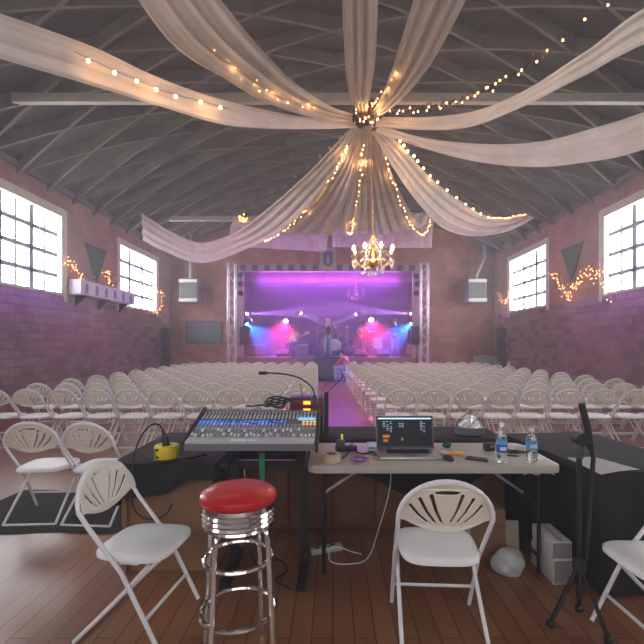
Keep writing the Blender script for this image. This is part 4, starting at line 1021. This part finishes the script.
# mixer on its stand
ms = thing('mixer_stand', 'black steel stand under the mixing console', 'stand', (-.43, 2.84, 0))
for s in (-1, 1):
    MB().box((s * .235, 0, .03), (.05, .46, .05)).build('foot', blkmetal, ms)
    MB().box((s * .235, .06, .42), (.05, .06, .74)).build('upright', blkmetal, ms)
    MB().box((s * .235, 0, .80), (.05, .44, .035), rot=rx(R(9.5))).build('top_rail', blkmetal, ms)
MB().box((0, .06, .70), (.44, .03, .05)).build('crossbar', blkmetal, ms)
mx = thing('mixing_console', 'large grey and blue mixing console above the red stool', 'mixing console', (-.508, 2.62, .855), (R(10.5), 0, 0))
MW, MD = .80, .50
MB().prism([(0, .0), (MD, -.02), (MD, .085), (MD - .04, .085), (.07, .045), (.02, .05), (0, .035)], 'x', -MW / 2, MW / 2).build('chassis', mat('console_grey', (.17, .175, .19), .4), mx)
for s in (-1, 1): MB().prism([(-.005, -.01), (MD + .005, -.03), (MD + .005, .11), (MD - .05, .11), (.09, .062), (.0, .055)], 'x', s * (MW / 2 + .008) - .008, s * (MW / 2 + .008) + .008).build('side_cheek', blk, mx)
MB().box((0, .035, .05), (MW - .01, .07, .02), bevel=.008).build('arm_rest', mat('console_rest', (.46, .47, .49), .35), mx)
def zsurf(y): return .045 + (y - .07) / (MD - .11) * .04
ZT = math.atan2(.04, MD - .11)
def plate(name, x0, x1, y0, y1, m_, dz=.002): return MB().box(((x0 + x1) / 2, (y0 + y1) / 2, zsurf((y0 + y1) / 2) + dz), (x1 - x0, y1 - y0, .003), rot=rx(ZT)).build(name, m_, mx)
plate('fader_panel', -.40, .40, .085, .225, mat('console_mid', (.30, .31, .33), .45))
plate('blue_panel', -.40, .16, .23, .325, mat('console_blue', (.05, .16, .45), .4))
plate('grey_panel', .165, .40, .23, .325, mat('console_dark', (.13, .135, .15), .45))
plate('top_panel', -.40, .40, .335, .45, mat('console_black', (.07, .07, .08), .4))
plate('display', .27, .39, .325, .36, mat('console_display', (.02, .05, .1), .2, emit=(.12, .38, .9), estr=1.3, sample=False), .006)
fcap = MB().box((0, 0, .006), (.012, .024, .012), bevel=.002, seg=1).mesh('fader', mat('fader_cap', (.75, .76, .78), .4))
slot = MB().box((0, 0, .001), (.003, .12, .002)).mesh('fader_slot', blk)
knob = MB().lathe([(.0065, 0), (.006, .012), (0, .013)], 8).mesh('knob', mat('knob_grey', (.55, .55, .57), .4))
knobd = MB().lathe([(.0065, 0), (.006, .012), (0, .013)], 8).mesh('knob', blk)
for k in range(32):
    x = -.385 + .77 * k / 31; yf = random.choice((.10, .105, .12, .17, .185))
    link('fader_slot', slot, mx, (x, .155, zsurf(.155) + .003), (ZT, 0, 0)); link('fader', fcap, mx, (x, yf, zsurf(yf) + .004), (ZT, 0, 0))
    link('knob', knob, mx, (x, .430, zsurf(.430) + .004), (ZT, 0, 0))
m = MB()
for k in range(32):
    x = -.385 + .77 * k / 31
    for y in (.35, .375, .40): m.box((x, y, zsurf(y) + .006), (.013, .012, .006))
stuff(m.build('white_button_rows', mat('button_white', (.62, .62, .65), .4), mx))
m = MB()
for k in range(32):
    x = -.385 + .77 * k / 31
    for y in (.235, .25): m.box((x, y, zsurf(y) + .006), (.013, .009, .006))
    for y in (.20, .213): m.box((x, y, zsurf(y) + .005), (.014, .008, .005))
stuff(m.build('grey_button_rows', mat('button_grey', (.42, .43, .46), .4), mx))
m = MB()
for k in range(24):
    x = -.385 + .77 * k / 31
    for y in (.275, .295, .312):
        if random.random() < .75: m.box((x, y, zsurf(y) + .006), (.013, .011, .005))
stuff(m.build('blue_lit_buttons', mat('button_blue', (.1, .3, .8), .4, emit=(.10, .28, .8), estr=.4, sample=False), mx))
m = MB()
for k in (4, 6, 9, 12, 13, 17, 20): m.box((-.385 + .77 * k / 31, .263, zsurf(.263) + .006), (.013, .010, .005))
m.build('pink_lit_buttons', mat('button_pink', (.8, .1, .4), .4, emit=(1, .12, .45), estr=.6, sample=False), mx)
m = MB()
for k in (28, 29, 30, 31): m.box((-.385 + .77 * k / 31, .30, zsurf(.30) + .006), (.016, .010, .006)).box((-.385 + .77 * k / 31, .262, zsurf(.262) + .006), (.016, .012, .006))
m.build('amber_lit_buttons', mat('button_amber', (.8, .4, .05), .4, emit=(1, .5, .08), estr=.9, sample=False), mx)
for k, (x, w_) in enumerate(((-.07, .10), (.02, .05), (-.02, .10))): MB().box((x, .02 - .0 * k, .061 if k < 2 else .050), (w_, .018 if k < 2 else .01, .002) if k < 2 else (w_, .004, .012), rot=rz(R(2 * k - 2))).build('masking_tape', paper, mx)
# lamp, cable coil and rack unit behind the console
gl = thing('gooseneck_lamp', 'thin black gooseneck lamp arching over the mixing console', 'lamp', (-.13, 3.04, 1.10))
MB().lathe([(.02, -.03), (.02, .03), (.008, .045), (0, .045)], 10).build('socket', blk, gl)
pth = cr([(0, 0, .04), (-.02, .0, .10), (-.10, -.01, .165), (-.21, -.02, .195), (-.33, -.03, .205)], 24)
MB().tube(pth, .006, 6).build('gooseneck', blk, gl); MB().tube([(-.33, -.03, .205), (-.39, -.032, .203)], .012, 8).build('lamp_head', blk, gl)
m = MB()
for k in range(5): m.tube([(.075 * math.cos(a) * (1 + .05 * k) + .01 * k, .05 * math.sin(a), .012 + .012 * k + .012 * math.sin(a * 2 + k)) for a in [2 * PI * q / 20 for q in range(20)]], .006, 6, closed=True)
m.tube(cr([(-.07, 0, .02), (-.14, -.02, .012), (-.2, -.0, .01)], 10), .006, 6)
tag(m.build('cable_coil', blk, None, (-.42, 3.07, 1.055)), 'coil of black cable lying on the back edge of the mixing console', 'cable')
rk = thing('equipment_rack', 'black equipment rack with two orange displays behind the mixing console', 'equipment rack', (-.215, 3.60, TZ + .012))
MB().box((0, 0, .16), (.27, .26, .32), bevel=.01).build('case', blk, rk)
for z in (.275, .205): MB().box((0, -.134, z), (.25, .012, .06), bevel=.004).build('rack_unit', mat('rack_red', (.16, .02, .03), .4), rk)
for z in (.283, .222): MB().box((.005, -.142, z), (.055, .006, .026)).build('orange_display', orange_led, rk)
for x_, q in ((-.04, -.02), (.11, .05), (.13, .12)): MB().tube([(x_, 0, .32), (x_ + q, 0, .43)], .004, 5).build('antenna', blk, rk)
MB().box((.16, -.06, .185), (.035, .05, .36)).build('rack_post', blk, rk)
# yellow reel
p = on(162.5, 462, TZ + .012)
yr = thing('tape_reel', 'yellow drum reel with a black letter mark on the black cloth', 'reel', (p.x, p.y + .07, TZ + .012))
yr.scale = (.88, .88, .76)
MB().lathe([(.045, .015), (.085, .015), (.088, .02), (.088, .118), (.083, .124), (.045, .124), (.045, .015)], 28).build('yellow_drum', yellow, yr)
MB().lathe([(0, 0), (.095, 0), (.1, .008), (.06, .016), (0, .016)], 24).build('dark_base', blk, yr)
MB().lathe([(0, .10), (.044, .10), (.044, .11), (0, .11)], 20).build('core', dkgrey, yr)
m = MB(); m.tube([(.026 * math.cos(a), 0, .034 * math.sin(a)) for a in [R(50 + 26 * k) for k in range(11)]], .009, 6)
for v in m.bm.verts:
    a = (v.co.x - .045) / .088; v.co = Vector((math.sin(a) * (.0885 + v.co.y * .15), -math.cos(a) * (.0885 + v.co.y * .15), v.co.z + .068))
m.build('letter_mark', blk, yr)
mp = thing('black_plug', 'black cable plug stuck upright in the yellow reel', 'plug', (p.x, p.y + .07, TZ + .100))
MB().lathe([(0, 0), (.022, 0), (.024, .05), (.014, .07), (.009, .11), (0, .11)], 12, Matrix.Rotation(R(-14), 4, 'Y')).build('plug_body', blk, mp)
MB().tube(cr([(-.026, 0, .105), (-.05, -.01, .14), (-.09, -.04, .14), (-.125, -.10, .08), (-.14, -.155, -.02), (-.145, -.175, -.14), (-.14, -.175, -.33), (-.06, -.175, -.41), (.05, -.175, -.39), (.10, -.175, -.32)], 50), .0055, 6).build('cord', blk, mp)
m = MB(); sc = cr([(-1.24, 2.84, TZ + .017), (-1.14, 2.785, TZ + .017), (-1.04, 2.775, TZ + .017), (-.94, 2.82, TZ + .017), (-.86, 2.92, TZ + .017)], 30); m.tube(sc, .007, 6)
tag(m.build('black_cable', blk), 'short black cable lying before the yellow reel', 'cable')
gp = thing('green_strap', 'green strap hanging under the mixing console', 'strap', (-.46, 2.78, .80))
MB().box((0, 0, -.10), (.035, .008, .24), bevel=.002).build('strap_band', green, gp); MB().box((0, -.001, .015), (.04, .014, .03)).build('buckle', blk, gp)

# ------------------------------------------------------------------ things on the laptop table
lp = thing('laptop', 'open silver laptop with a dark screen in the middle of the folding table', 'laptop', (on(413, 462, TZ).x, 2.83, TZ + .003))
LW, LD = .415, .26
MB().box((0, LD / 2, .008), (LW, LD, .014), bevel=.004).build('base', mat('laptop_silver', (.50, .50, .51), .3, metal=.7), lp)
m = MB()
for r_ in range(5):
    for k in range(13): m.box((-.135 + .0225 * k, .12 + .022 * r_, .0165), (.019, .018, .002))
stuff(m.build('keys', blk, lp)); MB().box((0, .055, .0155), (.10, .07, .001)).build('trackpad', mat('trackpad', (.40, .40, .41), .3, metal=.6), lp)
ld = MB().box((0, 0, .115), (LW, .008, .230), bevel=.003).build('screen_lid', mat('laptop_silver', (.5, .5, .51), .3, metal=.7), lp, (0, LD + .002, .014), (R(-13), 0, 0))
MB().box((0, -.005, .115), (LW - .004, .003, .227)).build('bezel', blk, ld)
MB().box((0, -.007, .118), (LW - .028, .002, .200)).build('display', mat('laptop_display', (.004, .004, .005), .3, spec=.12, emit=(.012, .014, .02), estr=.3), ld)
MB().box((0, -.0085, .211), (LW - .03, .001, .010)).build('menu_bar', mat('menu_glow', (.4, .5, .6), .3, emit=(.45, .68, .95), estr=.75, sample=False), ld)
m = MB()
for c0, rows in ((-.15, 5), (-.125, 6), (-.10, 7), (-.035, 4), (-.015, 4), (.12, 6), (.14, 7)):
    for r_ in range(rows):
        if random.random() < .8: m.box((c0, -.0085, .188 - .0118 * r_), (.016 + random.uniform(-.006, .004), .001, .0045))
stuff(m.build('screen_lines', mat('screen_text', (.3, .35, .45), .3, emit=(.30, .40, .6), estr=.45, sample=False), ld))
for x_, z_, w_ in ((-.135, .085, .05), (-.14, .055, .035), (-.02, .065, .014)): MB().box((x_, -.0085, z_), (w_, .001, .02), bevel=.0004, seg=1).build('orange_block', mat('screen_orange', (.5, .15, .04), .3, emit=(.6, .10, .03), estr=.25, sample=False), ld)
def onT(px, py): return on(px, py, TZ)
p = onT(331, 463)
m = MB(); m.lathe([(.040, 0), (.062, 0), (.062, .05), (.040, .05), (.040, 0)], 28)
tr = thing('masking_tape_roll', 'roll of tan masking tape at the console end of the laptop table', 'tape roll', (p.x, p.y + .04, TZ + .002)); m.build('tape', mat('tan_tape', (.52, .40, .28), .6), tr)
MB().lathe([(.037, .001), (.040, .001), (.040, .049), (.037, .049), (.037, .001)], 24).build('cardboard_core', cardb, tr)
p = onT(346, 451); rd = thing('hand_radio', 'black handheld device with a lime stripe behind the tape roll', 'radio', (p.x, p.y, TZ + .002), R(12))
MB().box((0, 0, .02), (.15, .06, .038), bevel=.006).build('case', blk, rd); MB().box((-.045, -.02, .062), (.06, .05, .045), bevel=.008).build('raised_block', dkgrey, rd); MB().tube([(-.03, .0, .08), (-.03, 0, .12)], .008, 8).build('lime_stripe', mat('lime', (.5, .75, .03), .4, emit=(.6, .9, .05), estr=.25, sample=False), rd)
MB().lathe([(0, 0), (.011, 0), (.011, .016), (0, .018)], 12, Matrix.Translation((.045, -.005, .038))).build('dial', grey, rd)
p = onT(371.5, 450.5); tag(MB().box((0, 0, .030), (.065, .03, .058), rot=rz(R(6)), bevel=.003).build('small_box', mat('card_white', (.62, .65, .70), .6), None, (p.x, p.y, TZ + .001)), 'small white carton leaning by the laptop screen', 'carton')
b_ = bpy.data.objects['small_box']; MB().box((.002, -.017, .02), (.05, .002, .018), rot=rz(R(6))).build('blue_print', mat('print_blue', (.08, .22, .5), .6), b_)
p = onT(360, 463); m = MB(); m.ball((0, 0, .018), .055, (1.1, .7, .32), 3)
for v in m.bm.verts: v.co += Vector((noise.noise(v.co * 40), noise.noise(v.co * 40 + Vector((9, 0, 0))), .8 * abs(noise.noise(v.co * 40 + Vector((0, 9, 0)))))) * .012; v.co.z = max(v.co.z, 0)
tag(m.build('crumpled_wrapper', mat('foil_purple', (.30, .14, .34), .3, metal=.5, noise_amt=.5, noise_scale=30), None, (p.x, p.y + .02, TZ + .002), angle=20), 'crumpled purple foil wrapper beside the laptop', 'wrapper')
m = MB(); a_, b__ = onT(343, 459), onT(376, 456); m.tube(cr([a_ + Vector((0, 0, .008)), onT(352, 452) + Vector((0, 0, .012)), onT(362, 455) + Vector((0, 0, .008)), onT(372, 453) + Vector((0, 0, .008)), b__ + Vector((0, 0, .007))], 30), .006, 6)
tag(m.build('black_cable', blk), 'black cable trailing across the laptop table by the foil wrapper', 'cable')
p = onT(447, 448); m = MB(); m.ball((0, 0, .022), .032, (1.1, .9, .75), 3)
for v in m.bm.verts: v.co += v.co.normalized() * noise.noise(v.co * 45) * .010; v.co.z = max(v.co.z, 0)
tag(m.build('green_pouch', mat('dark_green_cloth', (.015, .085, .065), .8), None, (p.x, p.y, TZ + .002)), 'small dark green pouch beside the laptop screen', 'pouch')
p = onT(452, 455); pk = thing('snack_packet', 'flat orange and yellow packet on the table beside the laptop', 'packet', (p.x, p.y, TZ + .003), R(-6))
MB().box((0, 0, .008), (.17, .085, .014), bevel=.006).build('wrapper', mat('packet_orange', (.60, .22, .05), .35, noise_amt=.3, noise_scale=20), pk); MB().box((.05, -.002, .0165), (.06, .06, .002)).build('yellow_print', yellow, pk); MB().box((-.045, .0, .0165), (.05, .07, .002)).build('pale_print', mat('packet_pale', (.62, .50, .36), .5), pk)
p = onT(449, 461); mo = thing('computer_mouse', 'black computer mouse at the front edge beside the laptop', 'mouse', (p.x, p.y + .02, TZ + .002), R(20))
m = MB(); m.ball((0, 0, .010), .05, (.6, 1, .46), 3)
for v in m.bm.verts: v.co.z = max(v.co.z, 0)
m.build('shell', blk, mo); MB().lathe([(0, -.004), (.007, -.004), (.007, .004), (0, .004)], 10, Matrix.Translation((0, .028, .029)) @ Matrix.Rotation(R(90), 4, 'Y')).build('scroll_wheel', grey, mo)
p = onT(477, 460); ph_ = thing('mobile_phone', 'dark mobile phone lying face up before the water bottle', 'phone', (p.x, p.y, TZ + .002), R(62))
MB().box((0, 0, .006), (.075, .145, .011), bevel=.005).build('case', blk, ph_); MB().box((0, 0, .0122), (.062, .118, .001)).build('screen', mat('phone_glass', (.05, .06, .075), .08), ph_); MB().lathe([(0, 0), (.006, 0), (.006, .001), (0, .001)], 10, Matrix.Translation((0, -.064, .0115))).build('home_button', grey, ph_)
clear = mat('clear_plastic', (.93, .96, 1), .06, trans=.95, spec=.5); lab_b = mat('label_blue', (.02, .085, .42), .4); lab_l = mat('label_light_blue', (.10, .38, .72), .4)
def bottle(loc, label, h, r, low, capm, tall):
    t = thing('water_bottle', label, 'bottle', loc)
    m = MB(); m.lathe([(0, .004), (r * .9, 0), (r, .012), (r, h * .28), (r * .95, h * .33), (r, h * .37), (r, h * .58), (r * .96, h * .62), (r * .98, h * .66), (r * .55, h * .84), (r * .40, h * .89), (r * .40, h * .93), (0, h * .935)], 24); m.build('bottle', clear, t)
    m = MB(); m.lathe([(r * 1.02, h * (.26 if tall else .40)), (r * 1.02, h * (.46 if tall else .60))], 24); m.build('label', lab_b if tall else lab_l, t)
    if tall: MB().lathe([(r * 1.02, h * .46), (r * 1.02, h * .56)], 24).build('upper_label', lab_l, t)
    m = MB()
    for a in (-.5, -.2, .1, .4): m.box((r * 1.03 * math.sin(a), -r * 1.03 * math.cos(a), h * (.36 if tall else .49)), (.008, .002, .022), rot=rz(a))
    m.build('white_print', paper, t)
    MB().lathe([(r * .46, h * .91), (r * .46, h * .985), (r * .42, h), (0, h)], 16).build('cap', capm, t)
p = onT(501, 463); bottle((p.x + .016, p.y + .03, TZ + .001), 'taller water bottle with a dark blue label, in front of the black gadget', .252, .034, 0, paper, True)
p = onT(532.5, 463); bottle((p.x + .008, p.y + .03, TZ + .001), 'shorter water bottle with a light blue label near the table corner', .218, .036, 0, paper, False)
p = onT(489, 451); ga = thing('charger_block', 'square black gadget behind the taller water bottle', 'charger', (p.x, p.y, TZ + .002), R(10))
MB().box((0, 0, .03), (.075, .05, .056), bevel=.006).build('block', blk, ga); MB().box((.01, -.026, .035), (.03, .003, .012)).build('socket', grey, ga)
p = onT(515, 453); m = MB()
for k in range(3): m.tube(cr([p + Vector((random.uniform(-.09, .09), random.uniform(-.04, .05), .008 + .004 * k)) for _ in range(5)], 30), .005, 6)
tag(m.build('cable_tangle', blk), 'tangle of thin black cables between the two water bottles', 'cable')
p = onT(522, 450); m = MB(); m.grid(lambda u, v: p + Vector((-.10 + .2 * u, -.03 + .10 * v, .018 + .012 * noise.noise(Vector((u * 3, v * 3, 2))))), 12, 8); bmesh.ops.solidify(m.bm, geom=m.bm.faces[:], thickness=.003)
tag(m.build('crumpled_paper', paper), 'crumpled white paper behind the shorter water bottle', 'paper')
p = onT(511, 457); tag(MB().tube([p + Vector((-.04, .02, .008)), p + Vector((.05, -.01, .008))], .0055, 8).build('marker_pen', blk), 'black marker pen between the two water bottles', 'pen')
# covered dish on the counter cloth
p = on(473, 436, TZ + .01); cv = thing('covered_tray', 'dark tray with a crumpled silver film cover on the counter behind the table', 'tray', (p.x, p.y + .08, TZ + .012), R(4))
MB().lathe([(0, 0), (.115, 0), (.125, .005), (.125, .058), (.118, .062), (0, .055)], 32, Matrix.Diagonal((1, .8, 1, 1))).build('tray', mat('tray_grey', (.12, .125, .14), .4), cv)
m = MB(); m.ball((0, 0, .06), .11, (.85, .7, 1.0), 4)
for v in m.bm.verts:
    z = max(0, v.co.z - .06); v.co.x *= 1 - .78 * (z / .11); v.co.y *= 1 - .78 * (z / .11); v.co.z = max(v.co.z, .058)
    n_ = noise.noise(v.co * 30) + .5 * noise.noise(v.co * 70); v.co += Vector((v.co.x, v.co.y, .05)).normalized() * .022 * n_
m.build('film_cover', mat('silver_film', (.74, .74, .78), .3, metal=.5), cv, angle=15)
MB().tube(cr([(-.12, 0, .06), (-.09, 0, .12), (0, 0, .175), (.09, 0, .12), (.12, 0, .06)], 20), .004, 6).build('wire_handle', blk, cv)
# microphone stand with clip, in front of the black-draped table
sp_ = thing('microphone_boom_stand', 'black microphone stand with folded boom before the black-draped table', 'microphone stand', (1.305, 2.28, 0))
for k in range(3):
    a = 2 * PI * k / 3 + PI / 3; MB().tube([(0, 0, .34), (.15 * math.cos(a), .15 * math.sin(a), .03)], .011, 6).ball((.15 * math.cos(a), .15 * math.sin(a), .026), .024, sub=2).build('leg', blkmetal, sp_)
MB().tube([(0, 0, .16), (0, 0, .95)], .0145).build('pole', blkmetal, sp_); MB().lathe([(.03, .30), (.034, .33), (.03, .38)], 12).build('leg_hub', blk, sp_)
MB().lathe([(.02, .90), (.026, .92), (.026, .97), (.018, .99), (0, .99)], 12).build('clutch', dkgrey, sp_)
MB().lathe([(0, -.03), (.035, -.03), (.035, .03), (0, .03)], 14, Matrix.Translation((0, -.01, 1.005)) @ Matrix.Rotation(R(90), 4, 'X')).build('boom_clamp', blk, sp_)
MB().tube([(.035, 0, .36), (.075, 0, .90), (.05, 0, 1.04), (.015, 0, 1.18)], .012).build('boom_arm', blk, sp_); MB().tube([(.062, 0, .95), (.048, 0, 1.05), (.012, 0, 1.19)], .018, 10).build('foam_grip', blk, sp_)
# boxes and bags under the table
for z, hh, lab, r_ in ((0, .155, 'white cardboard box on the floor, lower of the stacked pair', 2), (.157, .11, 'white cardboard box on top of the stacked pair under the table end', -1)):
    t = thing('white_box', lab, 'box', (1.435, 2.83, z + .001), R(r_), 'stacked white boxes')
    MB().box((0, 0, hh / 2), (.125, .28, hh), bevel=.003).build('carton', mat('white_carton', (.74, .73, .72), .7), t); MB().box((0, -.1415, hh / 2), (.115, .002, hh - .015)).build('end_label', mat('carton_grey', (.26, .25, .25), .7), t); MB().box((0, 0, hh + .0008), (.03, .28, .001)).build('tape_strip', mat('carton_tape', (.50, .47, .42), .3), t)
t = thing('brown_box', 'brown cardboard carton under the laptop table beside the empty chair', 'box', (1.0, 3.14, .001), R(5)); MB().box((0, 0, .17), (.40, .28, .34), bevel=.004).build('carton', cardb, t)
MB().box((-.10, -.142, .22), (.09, .003, .08)).build('shipping_label', mat('faded_label', (.42, .36, .30), .7), t); MB().box((0, 0, .3415), (.05, .28, .002)).build('tape_strip', mat('brown_tape', (.33, .2, .1), .3), t)
m = MB(); m.ball((0, 0, .06), .10, (1.1, .9, .95), 4)
for v in m.bm.verts: v.co += v.co.normalized() * noise.noise(v.co * 16) * .022; v.co.z = max(v.co.z, 0)
tag(m.build('plastic_bag', mat('thin_plastic', (.62, .63, .62), .3, trans=.25), None, (1.16, 2.84, .002), angle=40), 'crumpled whitish plastic bag on the floor between the cartons', 'bag')
t = thing('tall_carton', 'pale cardboard offcut leaning under the table beside the plastic bag', 'cardboard', (1.27, 3.04, .001), R(-8)); MB().box((0, .02, .12), (.09, .02, .25), rot=rx(R(-8))).build('sheet', mat('pale_card', (.42, .36, .27), .8), t)
m = MB(); m.tube(cr([(.43, 3.385, .72), (.455, 3.39, .55), (.44, 3.37, .35), (.33, 3.2, .10), (.24, 3.0, .012), (.10, 2.92, .012), (-.02, 2.93, .03), (.0, 2.99, .10), (.14, 2.99, .06), (.2, 3.06, .012)], 80), .0045, 6)
tag(m.build('white_cable', wire_w), 'thin white cable dropping behind the table and looping on the floor', 'cable')
t = thing('extension_block', 'white power strip on the dark floor behind the stool', 'power strip', (-.05, 3.12, .001), R(20)); MB().box((0, 0, .02), (.24, .06, .038), bevel=.006).build('strip', mat('strip_white', (.5, .49, .47), .4), t)
for k in range(3): MB().lathe([(0, 0), (.018, 0), (.018, .002), (0, .002)], 12, Matrix.Translation((-.07 + .06 * k, 0, .0385))).build('socket', dkgrey, t)
# red diner stool
st = thing('bar_stool', 'chrome diner stool with round red vinyl seat', 'stool', (-.455, 2.07, 0), R(20))
st.scale = (1, 1, 1.05)
MB().lathe([(.168, .715), (.178, .722), (.183, .738), (.178, .755), (.150, .772), (.09, .783), (0, .787)], 48).build('red_seat', red_v, st)
MB().lathe([(0, .612), (.165, .612), (.170, .616), (.166, .626), (.172, .634), (.166, .644), (.173, .655), (.166, .666), (.173, .677), (.166, .688), (.174, .700), (.170, .716), (.0, .716)], 48).build('ribbed_band', chrome, st)
for k in range(4):
    a = PI / 2 * k + PI / 4; c, s = math.cos(a), math.sin(a)
    MB().tube(cr([(c * .10, s * .10, .606), (c * .145, s * .145, .602), (c * .165, s * .165, .57), (c * .175, s * .175, .45), (c * .20, s * .20, .014)], 24), .0125, 10).build('leg', chrome, st)
MB().tube([(.160 * math.cos(2 * PI * k / 40), .160 * math.sin(2 * PI * k / 40), .46) for k in range(40)], .0115, 8, closed=True).build('upper_ring', chrome, st)
MB().tube([(.176 * math.cos(2 * PI * k / 40), .176 * math.sin(2 * PI * k / 40), .22) for k in range(40)], .0115, 8, closed=True).build('foot_ring', chrome, st)
# loose cables on the floor beneath the console
m = MB(); m.tube(cr([(-.60, 3.10, .012), (-.5, 2.9, .012), (-.38, 2.98, .012), (-.30, 2.85, .012), (-.36, 2.72, .012), (-.26, 2.62, .012)], 60), .006, 6)
tag(m.build('black_cable', blk), 'black cable on the dark floor under the mixing console', 'cable')

# ------------------------------------------------------------------ haze
hz = stuff(MB().box((0, (YF + YB) / 2, 3.95), (2 * AX + .9, YB - YF + .04, 8.2)).build('hall_haze', haze_mat('hall_haze', HALL_HAZE, (.96, .95, 1))))
sz = stuff(MB().box((-.2, (YB + .32 + 22.97) / 2, (SZ0 - .1 + 5.195) / 2), (8.37, 22.97 - YB - .32, 5.195 - SZ0 + .1)).build('stage_haze', haze_mat('stage_haze', STAGE_HAZE, (.95, .92, 1))))
for o, l in ((hz, 'thin light haze filling the whole hall'), (sz, 'thick coloured stage haze inside the stage opening')): o['label'] = l
